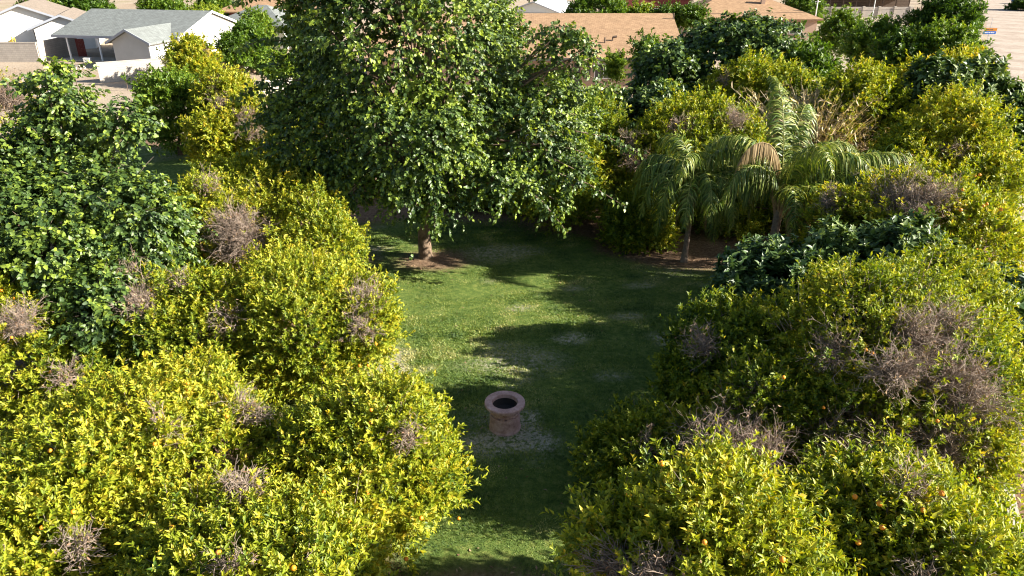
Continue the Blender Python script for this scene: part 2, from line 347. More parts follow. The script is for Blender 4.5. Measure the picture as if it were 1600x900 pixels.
def tree(name, label, cat, kind, lobes, n, ls=1., tint=.5, tvar=.22, dead=(), oranges=0, opix=(), mtl=None, r0=.12, group=None, base=None,
         stray=0, zmin=.12, gap=0., lp=None, sl=None, core=.35, dl=1.):
    L = np.array([lobe(*l) if not isinstance(l, np.ndarray) else l for l in lobes])
    bx, by = (L[0, 0], L[0, 1]) if base is None else base
    root = empty(name, (bx, by, 0), label, cat, group); off = np.array([bx, by, 0.])
    dd = []
    for (px, py, r, *nn) in dead:
        r = r * .84
        h = hit(px, py, L)
        if h is None: print('dead patch misses', label, px, py); continue
        dd.append((h[0], h[1], r, nn[0] if nn else int(60 * r * r / .5)))
    V, Fc, T, P, N, D, sL = crown_mesh(kind, L, n, ls, tint, tvar, [(c, r) for c, _, r, _ in dd], zmin, gap, lp, sl, core)
    count['leaves'] += len(T)
    link('crown', raw_mesh('crown', V - off, Fc, M[mtl or kind], T), root)
    Lz = L - np.array([bx, by, 0, 0, 0, 0]); Lz[:, 3:] *= .72
    limbs_mesh(np.array([0, 0, 0.]), Lz, r0).build('trunk', M['bark'], root, smooth=True)
    Vs, Fs, o = [], [], 0; dlp = []
    for (c, nr, r, k) in dd:
        v, f = twig_geo(c, nr, r, int(k * dl)); dlp.append(v[rng.choice(len(v), int(k * 2.2))]); Vs.append(v); Fs.append(f + o); o += len(v)
    if stray:
        i = rng.choice(len(P), min(stray, len(P)), replace=False)
        s = P[i] - N[i] * .35; e = P[i] + D[i] * (sL[i, None] * .9)
        mid = (s + e) / 2 + rng.normal(size=s.shape) * .06; q = np.stack([s, s * .4 + mid * .6, mid * .4 + e * .6 + rng.normal(size=s.shape) * .02, e], 1)
        v, f = tubes(q, np.tile(np.array([.009, .008, .006, .003]) * ls, (len(i), 1))); Vs.append(v); Fs.append(f + o); o += len(v)
    if Vs: link('dead_twigs', raw_mesh('dead_twigs', np.concatenate(Vs) - off, [np.concatenate(Fs)], M['twig']), root)
    if dlp:
        q = np.concatenate(dlp); m_ = len(q)
        v, f, li = leaves(q, rng.normal(size=(m_, 3)) + np.array([0, 0, -.5]), rng.normal(size=(m_, 3)), rng.uniform(.05, .1, m_) * ls, rng.uniform(.02, .035, m_) * ls, 'lance')
        link('dead_leaves', raw_mesh('dead_leaves', v - off, f, M['litter'], (.45 + .5 * rng.random(m_))[li]), root)
    om = orange_mesh(); pts = []
    for (px, py) in opix:
        h = hit(px, py, L)
        if h is not None: pts.append(h[0] + h[1] * .12)
    if oranges:
        ok = np.where((P[:, 2] > .6) & (N[:, 1] < .35))[0]; ctr = rng.choice(ok, max(1, oranges // 2))
        for j in range(oranges): q = ctr[j % len(ctr)]; pts.append(P[q] + N[q] * rng.uniform(.10, .22) + rng.normal(size=3) * .12)
    for p in pts[:99]:
        oo = link('orange', om, root, p - off); oo.rotation_euler = (random.random(), random.random(), 0); s = random.uniform(.85, 1.15) * (1 + .25 * (ls > 1.2)); oo.scale = (s, s, s)
    return root, L

# ------------------------------------------------------------ ground, lawn, road
m, nt, b = mat('sandy_ground')
c1 = ramp(nt, noise(nt, .06, 6), [(.35, (.34, .26, .185)), (.55, (.42, .345, .27)), (.7, (.30, .255, .155))])
mx = nt.nodes.new('ShaderNodeMix'); mx.data_type = 'RGBA'; mx.blend_type = 'MULTIPLY'; mx.inputs[0].default_value = 1
nt.links.new(c1, mx.inputs[6]); nt.links.new(ramp(nt, noise(nt, 3, 6, .7), [(.3, (.75, .74, .72)), (.7, (1.1, 1.1, 1.1))]), mx.inputs[7])
nt.links.new(mx.outputs[2], b.inputs['Base Color']); b.inputs['Roughness'].default_value = .95; b.inputs['Specular IOR Level'].default_value = .1
bump(nt, b, noise(nt, 6, 5, .7), .05)
mb = MB(); mb.add([(-700, -60, 0), (700, -60, 0), (700, 1200, 0), (-700, 1200, 0)], [(0, 1, 2, 3)])
tag(mb.build('ground', m), 'tan sandy bare ground around the houses and orchard', kind='structure')

def in_poly(P, poly):
    x, y = P[:, 0], P[:, 1]; c = np.zeros(len(P), bool); j = len(poly) - 1
    for i in range(len(poly)):
        xi, yi = poly[i]; xj, yj = poly[j]
        c ^= ((yi > y) != (yj > y)) & (x < (xj - xi) * (y - yi) / (yj - yi + 1e-12) + xi); j = i
    return c
def sdist(P, poly):
    poly = np.array(poly); d = np.full(len(P), 1e9)
    for i in range(len(poly)):
        a, bb = poly[i], poly[(i + 1) % len(poly)]; t = np.clip(((P - a) @ (bb - a)) / ((bb - a) @ (bb - a)), 0, 1)
        d = np.minimum(d, np.linalg.norm(P - (a + t[:, None] * (bb - a)), axis=1))
    return np.where(in_poly(P, poly), d, -d)
lawn_px = [(545, 352), (560, 400), (575, 470), (585, 560), (500, 590), (420, 640), (500, 720), (600, 800), (640, 900), (900, 910), (960, 800),
           (1020, 700), (1100, 600), (1160, 520), (1185, 452), (1120, 428), (1010, 414), (930, 398), (900, 374), (800, 352), (700, 345), (620, 343)]
lawn_poly = [tuple(G(*p)[:2]) for p in lawn_px]
back_poly = [tuple(G(*p)[:2]) for p in [(180, 232), (480, 228), (490, 262), (560, 290), (520, 320), (300, 300), (190, 290)]]
trunkpt, pitpt = G(665, 402)[:2], G(789, 668)[:2]
def grass_mask(P):
    P3 = np.concatenate([P, np.zeros((len(P), 1))], 1)
    g = 1 / (1 + np.exp(-(np.maximum(sdist(P, lawn_poly), sdist(P, back_poly)) + .35 * patch(P3, 2.2)) / .16))
    d = np.linalg.norm((P - trunkpt - np.array([.3, -.45])) / np.array([1.7, 1.15]), axis=1) + .3 * patch(P3, 2.)
    g *= 1 / (1 + np.exp(-(d - .85) / .16)); return g
def dry_mask(P):
    P3 = np.concatenate([P, np.zeros((len(P), 1))], 1)
    d = np.linalg.norm((P - pitpt - np.array([.05, -.35])) / np.array([1.35, 1.0]), axis=1) + .34 * patch(P3, 4.)
    e = 1 / (1 + np.exp((d - .85) / .1))
    d2 = np.linalg.norm((P - G(590, 570)[:2]) / np.array([1.2, 1.2]), axis=1) + .25 * patch(P3, 4.)
    e = np.maximum(e, .9 / (1 + np.exp((d2 - .8) / .15)))
    return np.clip(e + .75 * np.clip(patch(P3, 3.1) - .85, 0, 1) + .6 * np.clip(patch(P3 + 9, 1.3) - .8, 0, 1), 0, 1)
xs = np.arange(-34, 27, .16); ys = np.arange(4, 46, .16); gx, gy = np.meshgrid(xs, ys); P = np.stack([gx.ravel(), gy.ravel()], 1)
zz = .03 * patch(np.concatenate([P, P[:, :1] * 0], 1), .5); zz = .012 + .5 * np.clip(zz + .03, 0, .05)
nx = len(xs); ii = np.arange(len(P)).reshape(gx.shape)
Fq = np.stack([ii[:-1, :-1], ii[:-1, 1:], ii[1:, 1:], ii[1:, :-1]], -1).reshape(-1, 4)
edge_x = 10.2 + .575 * (P[:, 1] - 10.9)
okv = P[:, 0] < edge_x + .2; Fq = Fq[okv[Fq].all(1)]
Vg = np.concatenate([P, zz[:, None]], 1)
m, nt, b = mat('orchard_floor')
a1 = nt.nodes.new('ShaderNodeAttribute'); a1.attribute_name = 'tint'; a2 = nt.nodes.new('ShaderNodeAttribute'); a2.attribute_name = 'dry'
dmul = nt.nodes.new('ShaderNodeMath'); dmul.operation = 'MULTIPLY'
soil = ramp(nt, noise(nt, 9, 8, .75), [(.3, (.09, .055, .035)), (.5, (.21, .135, .088)), (.72, (.38, .27, .18))])
gr = ramp(nt, noise(nt, 5, 8, .75), [(.3, (.05, .09, .022)), (.5, (.12, .18, .04)), (.66, (.24, .27, .075))])
dryc = ramp(nt, noise(nt, 14, 6, .7), [(.3, (.27, .24, .16)), (.7, (.60, .54, .42))])
def mixc(nt, f, a, bb, mode='MIX'):
    x = nt.nodes.new('ShaderNodeMix'); x.data_type = 'RGBA'; x.blend_type = mode
    if isinstance(f, (int, float)): x.inputs[0].default_value = f
    else: nt.links.new(f, x.inputs[0])
    nt.links.new(a, x.inputs[6]); nt.links.new(bb, x.inputs[7]); return x.outputs[2]
nt.links.new(a2.outputs['Fac'], dmul.inputs[0]); nt.links.new(ramp(nt, noise(nt, 7, 7, .8), [(.42, (.0,) * 3), (.60, (1.7,) * 3)]), dmul.inputs[1]); dmul.use_clamp = True
nt.links.new(mixc(nt, a1.outputs['Fac'], soil, mixc(nt, dmul.outputs[0], gr, dryc)), b.inputs['Base Color'])
b.inputs['Roughness'].default_value = .95; b.inputs['Specular IOR Level'].default_value = .1; bump(nt, b, noise(nt, 25, 5, .8), .05)
gm = grass_mask(P); me = raw_mesh('lawn', Vg, [Fq], m, gm)
dm = dry_mask(P); at2 = me.attributes.new('dry', 'FLOAT', 'POINT'); at2.data.foreach_set('value', dm.astype(np.float32))
tag(link('lawn', me), 'mown green lawn with bare soil under the trees', kind='structure')
# grass blades
N0 = 620000; Q = np.stack([rng.uniform(-12, 11, N0), 9 + 30 * rng.random(N0) ** 1.25], 1)
k = rng.random(N0) < grass_mask(Q) * 1.0; Q = Q[k]; n = len(Q); Q3 = np.concatenate([Q, np.full((n, 1), .02)], 1); dq = dry_mask(Q)
yaw = rng.uniform(0, 6.28, n); A = np.stack([np.cos(yaw) * .7, np.sin(yaw) * .7, rng.uniform(.35, 1.2, n)], 1)
S = np.array([0, 1.]); Lb = rng.uniform(.03, .075, n) * (1 + .3 * patch(Q3, 3)); sidev = unit(np.cross(A, (0, 0, 1.))) * (.008 + .0005 * Q[:, 1:2])
V = np.stack([Q3 - sidev, Q3 + sidev, Q3 + unit(A) * Lb[:, None]], 1)
k2 = rng.random(n) > dq * .93
T = .52 + .18 * patch(Q3, 2.6) + .2 * patch(Q3 + 5, 7) + rng.normal(size=n) * .12 + dq * .4
V = V[k2].reshape(-1, 3); T = T[k2]; n = int(k2.sum())
tag(link('grass', raw_mesh('grass', V, [np.arange(3 * n).reshape(-1, 3)], M['grass'], np.repeat(T, 3))), 'short grass blades growing over the lawn', 'grass', kind='stuff')
# fallen leaves
N0 = 60000; Q = np.stack([rng.uniform(-12, 14, N0), rng.uniform(9, 38, N0)], 1)
g = grass_mask(Q); k = (rng.random(N0) < (1 - g) * .8 + .02); Q = Q[k]; n = len(Q)
V, Fc, li = leaves(np.concatenate([Q, rng.uniform(.025, .05, (n, 1))], 1), np.concatenate([rng.normal(size=(n, 2)), rng.normal(size=(n, 1)) * .2], 1),
                   np.tile([0, 0, 1.], (n, 1)) + rng.normal(size=(n, 3)) * .25, rng.uniform(.05, .12, n), rng.uniform(.03, .06, n), 'lance')
tag(link('leaf_litter', raw_mesh('leaf_litter', V, Fc, M['litter'], rng.random(n)[li])), 'dry brown fallen leaves under the orchard trees', 'fallen leaves', kind='stuff')
# dirt road along the right side
m, nt, b = mat('dirt_road')
c1 = ramp(nt, noise(nt, .5, 7, .65), [(.3, (.33, .265, .215)), (.5, (.42, .35, .295)), (.75, (.48, .41, .355))])
st = nt.nodes.new('ShaderNodeTexWave'); st.wave_type = 'BANDS'; st.bands_direction = 'X'; st.inputs['Scale'].default_value = .05
st.inputs['Distortion'].default_value = 14; st.inputs['Detail'].default_value = 5; st.inputs['Detail Scale'].default_value = .25
tc = nt.nodes.new('ShaderNodeTexCoord'); mp = nt.nodes.new('ShaderNodeMapping'); mp.inputs['Rotation'].default_value = (0, 0, R(-30)); nt.links.new(tc.outputs['Object'], mp.inputs[0])
nt.links.new(mp.outputs[0], st.inputs['Vector'])
c2 = ramp(nt, st.outputs['Fac'], [(.2, (.90, .89, .88)), (.6, (1.02, 1.02, 1.02))])
c3 = ramp(nt, noise(nt, 2.5, 8, .75), [(.33, (.72, .68, .62)), (.5, (1, 1, 1))])
nt.links.new(mixc(nt, 1, mixc(nt, 1, c1, c2, 'MULTIPLY'), c3, 'MULTIPLY'), b.inputs['Base Color'])
b.inputs['Roughness'].default_value = .95; b.inputs['Specular IOR Level'].default_value = .1; bump(nt, b, noise(nt, 8, 6, .7), .06)
mb = MB(); l, r_ = [], []
for Yq in np.linspace(-10, 420, 60):
    e = 10.9 + .575 * (Yq - 10.9); l.append((e + math.sin(Yq * .7) * .15, Yq, .006)); r_.append((e + 26, Yq, .006))
n = len(l); mb.add(l + r_, [(i, n + i, n + i + 1, i + 1) for i in range(n - 1)])
tag(mb.build('road', m), 'pale dirt road beside the orchard', kind='structure')

# ------------------------------------------------------------ fire pit
root = empty('fire_pit', (*pitpt, .02), 'round pinkish clay fire pit with a wide rim standing on the shaded lawn', 'fire pit')
mb = MB(); mb.lathe([(.40, -.02), (.405, .03), (.385, .07), (.38, .36), (.365, .42), (.27, .425), (.26, .40), (.26, 0)], 56, .006); mb.build('base_drum', M['clay'], root, smooth=False)
mb = MB(); mb.lathe([(.24, .40), (.25, .462), (.355, .47), (.36, .50), (.345, .52), (.35, .60), (.39, .645), (.485, .67), (.505, .69), (.505, .745), (.495, .76), (.33, .765), (.318, .75), (.31, .665)], 64)
mb.build('rim_bowl', M['clay'], root)
mb = MB(); mb.lathe([(.001, .48), (.15, .49), (.27, .485), (.29, .52), (.309, .664)], 40, 0); mb.build('dark_liner', M['near_black'], root)  # near-black lining of the bowl below its inner lip
mb = MB()
for j in range(9):
    a = random.uniform(-2.6, -.6); q = random.uniform(.05, .22); x, y = q * math.cos(a), q * math.sin(a); s = random.uniform(.015, .04); mb.box(x - s, x + s, y - s, y + s * .7, .49, .49 + s)
mb.build('ash', M['ash'], root)
mb = MB()
for j, a in enumerate([-2.3, -1.75, -1.2, -.55, .4, 2.6]):     # broken chips of mortar between drum and bowl
    c, s = math.cos(a) * .32, math.sin(a) * .32; q = .035 + .012 * (j % 3); mb.box(c - q, c + q, s - q, s + q, .41, .472)
mb.build('mortar', M['clay'], root)

# ------------------------------------------------------------ near citrus, left
W = lambda *a: np.array(a, float)
NC = 1.0
def C(name, label, lobes, n, **k): return tree(name, label, 'citrus tree', 'citrus', lobes, int(n * NC), group='orange trees of the orchard', **k)
NC = 1.15
C('orange_tree', 'broad yellow-green orange tree filling the lower left of the photo', [(250, 572, None, 2.8, 1.9)], 6200, tint=.62, oranges=10, stray=450,
  opix=[(280, 843), (352, 658), (243, 700)], dead=[(390, 640, .35, 26), (255, 662, .25, 16)])
C('orange_tree', 'orange tree whose rounded tip meets the lawn left of the fire pit', [(562, 600, None, 2.0, 1.75)], 4600, tint=.60, oranges=16, stray=380,
  opix=[(602, 645), (573, 770), (652, 806), (547, 812), (510, 768), (630, 865), (708, 806)], dead=[(632, 680, .27, 26), (540, 830, .3, 22)])
C('orange_tree', 'orange tree in the lower left corner of the photo', [(60, 676, None, 2.2, 1.9)], 4600, tint=.66, oranges=8, stray=300,
  opix=[(78, 714), (112, 805)], dead=[(120, 845, .35, 26)])
C('orange_tree', 'orange tree at the bottom edge with a grey dead tuft in its crown', [(400, 742, None, 2.2, 1.8)], 4600, tint=.60, oranges=9, stray=380,
  opix=[(345, 870), (456, 893)], dead=[(375, 755, .45, 60), (365, 885, .3, 24)])
C('orange_tree', 'orange tree at the left edge with a pale dead patch on its shoulder', [(5, 408, None, 2.7, 2.1), (110, 520, 15.0, 1.3, 1.3)], 4800, tint=.64, oranges=8, stray=250,
  opix=[(18, 530)], dead=[(25, 500, .6, 90), (100, 585, .38, 40)])
C('orange_tree', 'tall orange tree with the largest round patch of dead grey twigs', [(410, 232, 24.2, 2.9, 2.6), (495, 290, 21.7, 1.7, 2.1), (325, 262, 22.2, 1.5, 2.0), (400, 300, 21.8, 1.7, 1.9)], 6600, ls=1.05, tint=.62, oranges=8, stray=260,
  dead=[(365, 345, 1.5, 460), (325, 280, .5, 40)])
C('orange_tree', 'bushy orange tree beside the lawn left of the clearing', [(470, 392, None, 2.35, 1.95), (565, 440, 17.0, 1.1, 1.3)], 5600, tint=.60, oranges=14, stray=260,
  opix=[(585, 535), (574, 566), (562, 566)], dead=[(572, 450, .55, 80), (565, 505, .4, 50), (350, 495, .4, 40)])
C('orange_tree', 'orange tree with brown twigs hanging below the dark left mulberry', [(300, 425, None, 2.0, 1.8), (195, 415, 16.6, 1.0, 1.2)], 4600, tint=.54, oranges=6, stray=300,
  dead=[(200, 420, .65, 130), (215, 475, .5, 90), (285, 440, .3, 20)])
# ------------------------------------------------------------ near citrus, right
C('orange_tree', 'large orange tree on the right of the lawn with a bright domed top', [(1370, 408, 13.9, 2.8, 2.7), W(10.6, 16.4, 2.4, 2.0, 2.0, 1.9), W(8.3, 16.2, 2.1, 1.6, 1.6, 1.9), (1187, 542, 12.7, .95, 1.1), (1230, 520, 14.3, 1.1, 1.6), (1472, 500, 13.6, 1.7, 1.7)], 7800, tint=.52, oranges=12, stray=1500,
  opix=[(1220, 592), (1460, 655)], dead=[(1440, 490, 1.0, 170), (1530, 560, 1.1, 190), (1400, 575, .8, 90), (1560, 630, .8, 110), (1300, 545, .6, 50), (1500, 470, .7, 70)], gap=.5)
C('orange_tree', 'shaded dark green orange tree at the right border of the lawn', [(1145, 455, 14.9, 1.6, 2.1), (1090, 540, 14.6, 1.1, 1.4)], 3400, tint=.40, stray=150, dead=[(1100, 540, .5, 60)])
C('orange_tree', 'orange tree with two wide fans of dead branches, right of the fire pit', [(1340, 575, 12.4, 1.95, 1.9), (1480, 600, 12.2, 1.4, 1.6), (1130, 615, None, 1.35, 1.45)], 6000, tint=.56, oranges=8, stray=700,
  opix=[(1283, 712), (1297, 718), (1307, 708), (1290, 642), (1525, 745)], dead=[(1150, 685, 1.5, 330), (1370, 680, 1.45, 340), (1480, 675, 1.1, 190), (1230, 610, .5, 40)], gap=.5)
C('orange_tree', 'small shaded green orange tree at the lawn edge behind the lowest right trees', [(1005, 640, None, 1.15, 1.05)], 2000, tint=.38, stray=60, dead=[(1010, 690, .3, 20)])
C('orange_tree', 'orange tree with upright shoots at the bottom right beside the lawn', [(1100, 698, 7.7, 1.75, 2.6), (985, 760, 7.9, .9, 1.5)], 4600, tint=.55, oranges=8, stray=400,
  opix=[(1041, 735), (1102, 848), (1213, 873), (984, 782)], dead=[(1010, 890, .5, 60), (960, 885, .4, 40)])
C('orange_tree', 'broad orange tree in the lower right corner of the photo', [(1400, 712, 8.2, 2.0, 2.1)], 4800, tint=.57, oranges=14, stray=400,
  opix=[(1380, 830), (1340, 785), (1440, 805), (1467, 780), (1376, 795), (1345, 852)], dead=[(1450, 885, .35, 30), (1420, 760, .3, 24)])
C('orange_tree', 'orange tree at the bottom edge between the two lowest right trees', [(1245, 738, 8.3, 1.6, 1.9)], 4000, tint=.58, oranges=6, stray=250, dead=[(1110, 840, .3, 20)])
# ------------------------------------------------------------ mid and far citrus
def mid(label, lobes, n, **k): return C('orange_tree', label, lobes, n, **k)
mid('orange tree behind the right loquat with a grey dead domed top', [(1425, 250, 21.4, 2.4, 2.6), (1505, 285, 20.4, 1.7, 2.3), (1300, 280, 22, 1.2, 2.0)], 4600, ls=1.25, tint=.60, oranges=26, stray=300,
    opix=[(1500, 300), (1535, 325), (1560, 330), (1540, 322), (1525, 390), (1497, 330)], dead=[(1420, 275, 1.4, 330), (1370, 285, .9, 130), (1480, 290, .8, 110), (1300, 300, .7, 80), (1440, 330, .5, 40)], gap=.2)
mid('wide yellow orange tree beside the dirt road, right of the palms', [(1480, 150, 28, 2.6, 2.4), (1522, 222, 26, 1.6, 1.9), (1415, 195, 27, 1.5, 1.8)], 4200, ls=1.35, tint=.56, stray=100, oranges=6, dead=[(1490, 235, .7, 40)])
mid('orange tree with dead brown shoulders left of the palms', [(1090, 148, 31, 3.0, 2.5), (1000, 190, 30, 1.6, 1.9)], 4000, ls=1.4, tint=.55, stray=200,
    dead=[(985, 210, 1.0, 120), (1060, 190, .7, 70), (1150, 180, .8, 80), (1000, 250, .8, 60)])
mid('yellow-topped orange tree below the dark tree by the tan roof', [(1165, 96, 39, 2.7, 2.4), (1230, 108, 37, 1.9, 2.1)], 2800, ls=1.6, tint=.58, dead=[(1130, 120, .5, 20)])
mid('yellow-green orange tree right of the dry reeds', [(1342, 98, 34, 2.0, 2.4), (1300, 150, 33, 1.4, 1.8)], 2600, ls=1.6, tint=.52, stray=60)
mid('speckled orange tree behind the mulberry, right of its crown', [(905, 144, 31.5, 2.4, 2.7), (870, 200, 29.5, 2.1, 2.4)], 4400, ls=1.3, tint=.50, stray=260, dead=[(870, 215, .5, 30)])
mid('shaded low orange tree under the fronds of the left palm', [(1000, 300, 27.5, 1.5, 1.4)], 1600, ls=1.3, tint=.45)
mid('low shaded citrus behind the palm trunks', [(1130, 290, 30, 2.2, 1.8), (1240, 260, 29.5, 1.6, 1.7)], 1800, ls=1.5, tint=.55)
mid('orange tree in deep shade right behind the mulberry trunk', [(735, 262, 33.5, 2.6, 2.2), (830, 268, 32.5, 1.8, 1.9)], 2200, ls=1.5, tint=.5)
mid('orange tree in shade behind the mulberry, left of its trunk', [(590, 225, 36, 2.6, 2.3), (500, 235, 38, 2.0, 2.0), (500, 165, 44, 2.4, 2.4)], 2000, ls=1.6, tint=.52)
mid('orange tree hidden deep behind the middle of the mulberry crown', [(690, 150, 41, 3.0, 2.6), (600, 140, 43, 2.4, 2.4), (800, 150, 41, 2.4, 2.4)], 2400, ls=1.8, tint=.5)
mid('yellowest orange tree, in the back row left of the mulberry', [(358, 108, 41, 1.8, 2.2)], 2200, ls=1.7, tint=.60, dead=[(330, 130, .6, 30)])
mid('orange tree with pinkish dead twigs in the back row left of the mulberry', [(395, 140, 37, 2.3, 2.3), (335, 175, 35.5, 1.3, 1.6)], 2400, ls=1.6, tint=.66, stray=200, oranges=3,
    dead=[(385, 180, 1.0, 110), (345, 155, .7, 60), (420, 160, .7, 60), (400, 205, .6, 40)])
mid('orange tree on the lot in front of the grey house gable', [(300, 58, 66, 2.3, 2.0), (290, 85, 64.5, 1.4, 1.5)], 1300, ls=2.3, tint=.66, dead=[(325, 75, .7, 24)])
mid('thin yellow line of citrus behind the right broad-leaved trees', [(1485, 76, 38, 2.4, 2.6), (1420, 84, 37, 1.5, 2)], 1800, ls=1.7, tint=.72)
tree('dry_bush', 'brown dry twiggy bush at the left edge below the block wall', 'bush', 'citrus', [(5, 112, 45, 2.4, 1.9)], 500, ls=1.6, tint=.7, dead=[(10, 130, 2.2, 420), (30, 150, 1.6, 200)], dl=1)

# ------------------------------------------------------------ other trees
def T_(name, label, cat, kind, lobes, n, **k): return tree(name, label, cat, kind, lobes, n, **k)
T_('mulberry_tree', 'dark glossy mulberry with big hanging leaves at the left edge', 'tree', 'mulberry',
   [(110, 238, 18.5, 3.0, 2.6), (100, 135, 20, 1.3, 1.7), (215, 262, 18, 1.3, 1.3), (165, 405, 16.2, 1.3, 1.3), (-30, 190, 18.5, 2.0, 2.5), (90, 100, 19.6, .45, .8), (190, 150, 19.5, .7, .9)],
   7000, ls=.82, tint=.55, tvar=.34, stray=420, r0=.2, zmin=.6, core=.3, gap=.15)
# the big mulberry in the middle
tx, ty = trunkpt
W = lambda *a: np.array(a, float)
big = [W(-3.5, 27.0, 7.4, 4.3, 4.2, 4.4), W(-6.6, 26.2, 5.0, 2.3, 2.3, 2.2), W(.5, 26.2, 5.2, 2.4, 2.4, 2.2), W(-3.4, 24.2, 5.1, 2.7, 1.9, 2.0), W(-5.9, 26.5, 8.5, 1.9, 2.0, 2.1),
       W(-1.5, 26.3, 8.2, 1.5, 1.8, 1.9), W(-3.8, 27, 11.2, 2.7, 3.2, 1.9), W(1.9, 25.2, 7.9, 1.0, .9, .7), W(-7.9, 25.6, 6.6, .8, .9, .8), W(-5.6, 24.3, 3.5, 1.2, 1.0, 1.2), W(-3.6, 23.9, 3.3, 1.1, .9, 1.0),
       W(-.6, 24.2, 3.7, 1.4, 1.0, .9), W(2.0, 25, 4.0, 1.0, .9, .9), W(1.3, 24.3, 2.9, .5, .5, .5), W(-2.2, 23.8, 3.0, .5, .5, .6), W(-7.6, 25.4, 3.6, .9, .9, .9)]
root = empty('mulberry_tree', (tx, ty, 0), 'tallest broad dark mulberry with drooping branches at the head of the lawn', 'tree')
off = np.array([tx, ty, 0]); L = np.array(big)
V, Fc, T, P, N, D, sL = crown_mesh('mulberry', L, 11500, .82, .58, .36, zmin=1.6, core=.32, gap=.28)
count['leaves'] += len(T)
link('crown', raw_mesh('crown', V - off, Fc, M['mulberry'], T), root)
mb = MB(); tr = [(0, 0, -.1), (0, 0, .1), (-.02, .02, .9), (.03, .05, 2.0), (.08, .1, 3.2)]
mb.tube(tr, [.40, .27, .235, .22, .2], 14); tops = [np.array(tr[-1])]
mb.tube([(.03, .05, 2.0), (-.5, .15, 3.0), (-1.2, .4, 4.6), (-1.9, .6, 6.6)], [.17, .15, .11, .07], 10)
mb.tube([(.08, .1, 3.1), (.3, .1, 4.8), (.5, .3, 7), (.4, .5, 10)], [.17, .14, .1, .04], 10)
mb.tube([(.06, .05, 2.6), (.7, -.2, 3.8), (1.8, -.4, 5.0), (3.4, -.5, 6.4)], [.13, .11, .08, .05], 8)
mb.tube([(.03, .05, 2.2), (.1, -.7, 3.2), (.1, -1.6, 4.2), (-.1, -2.4, 5.2)], [.12, .1, .07, .04], 8)
for l in L:
    for q in range(7):
        e = l[:3] - off + unit(rng.normal(size=3)) * l[3:] * .95; s = np.array([0, .2, 4.2]) * .45 + (l[:3] - off) * .55 + rng.normal(size=3) * .3
        mb.tube([np.array([0, .1, 3.2]) * .5 + s * .5, s, s * .45 + e * .55 + (0, 0, .3), e], [.06, .045, .03, .012], 6)
mb.build('trunk', M['bark'], root, smooth=True)
# long thin branches reaching out of the crown with leaves hanging along them
Vb, Fb, Tb, o = [], [], [], 0; mb = MB()
for (x0, y0, z0, x1, y1, z1) in [(0, 24.5, 4, 3.9, 24.0, 2.9), (-.5, 24.3, 3.8, 1.9, 23.3, 2.2), (.5, 24.5, 8.2, 2.4, 24.3, 8.4), (-6, 25, 4.5, -9.3, 24.3, 4.6), (-6, 25, 4, -7.6, 24, 2.6),
                                 (-5, 24, 3.6, -5.9, 23.4, 2.3), (-6.5, 26, 9, -8.9, 25, 9.4), (.6, 26, 7, 3.6, 25.2, 6.5), (1, 25, 5, 4.4, 24.6, 4.6), (-2.5, 23.5, 3.5, -2.6, 23, 2.2), (-7, 26, 6.5, -9.4, 25, 6.3), (-7, 26, 5.5, -9.4, 25.2, 5.3),
                                 (.5, 26, 9.4, 2.4, 25.4, 9.8), (-6.6, 26, 7.6, -9.2, 25.4, 7.9)]:
    a, e = np.array([x0, y0, z0]), np.array([x1, y1, z1]); c1 = (a * 2 + e) / 3 + (0, 0, .45); c2 = (a + 2 * e) / 3 + (0, 0, .4)
    pts = [a, c1, c2, e]; mb.tube([p - off for p in pts], [.035, .026, .018, .006], 5)
    n = 150; t = rng.random(n) ** .7; q = t * 3; i = np.minimum(q.astype(int), 2); fr = (q - i)[:, None]; PP = np.array(pts)
    p = PP[i] * (1 - fr) + PP[i + 1] * fr + rng.normal(size=(n, 3)) * .11
    A = rng.normal(size=(n, 3)) * .5 + np.array([0, 0, -1.1]); Nn = rng.normal(size=(n, 3)) * .5 + np.array([.2, -.8, .5])
    v, f, li = leaves(p, A, Nn, rng.uniform(.10, .17, n), rng.uniform(.08, .13, n), 'heart'); Vb.append(v); Fb.append([g + o for g in f]); o += len(v)
    Tb.append((.5 + rng.normal(size=n) * .15 + .22 * (t > .85))[li])
mb.build('long_branches', M['bark'], root)
link('hanging_leaves', raw_mesh('hanging_leaves', np.concatenate(Vb) - off, [np.concatenate([f[0] for f in Fb]), np.concatenate([f[1] for f in Fb])], M['mulberry'], np.concatenate(Tb)), root)

T_('mulberry_tree', 'dark leafy tree standing right of the long tan roof', 'tree', 'mulberry', [(1150, 14, 45, 4.0, 3.6), (1045, 62, 43, 2.4, 2.5), (1225, 60, 44, 2.2, 2.4)], 3400, ls=1.55, tint=.46, tvar=.3, r0=.22, zmin=1, gap=.1)
T_('fig_tree', 'broad-leaved bright green tree between the mulberry and the tan-roofed house', 'tree', 'fig', [(940, 136, 38, 2.6, 2.5), (1035, 130, 37.5, 2.1, 2.3)], 2200, ls=1.15, tint=.66, tvar=.25)
T_('loquat_tree', 'rounded loquat with broad dark leaves right of the palm trunk', 'tree', 'fig', [(1205, 368, 18.4, 1.7, 2.2), (1155, 395, 18.2, .8, 1.6)], 2000, ls=.85, tint=.50, tvar=.26)
T_('loquat_tree', 'taller loquat between the dead-topped orange tree and the domed one', 'tree', 'fig', [(1385, 318, 18.2, 1.8, 2.5), (1300, 345, 18.4, 1.2, 2.1)], 2300, ls=.85, tint=.62, tvar=.26)
T_('loquat_tree', 'loquat at the right edge beside the dirt road', 'tree', 'fig', [(1560, 425, 17, 1.5, 1.8), (1602, 515, 15.6, 1.1, 1.5), (1490, 400, 18.2, .9, 1.4)], 2100, ls=.85, tint=.60, tvar=.26)
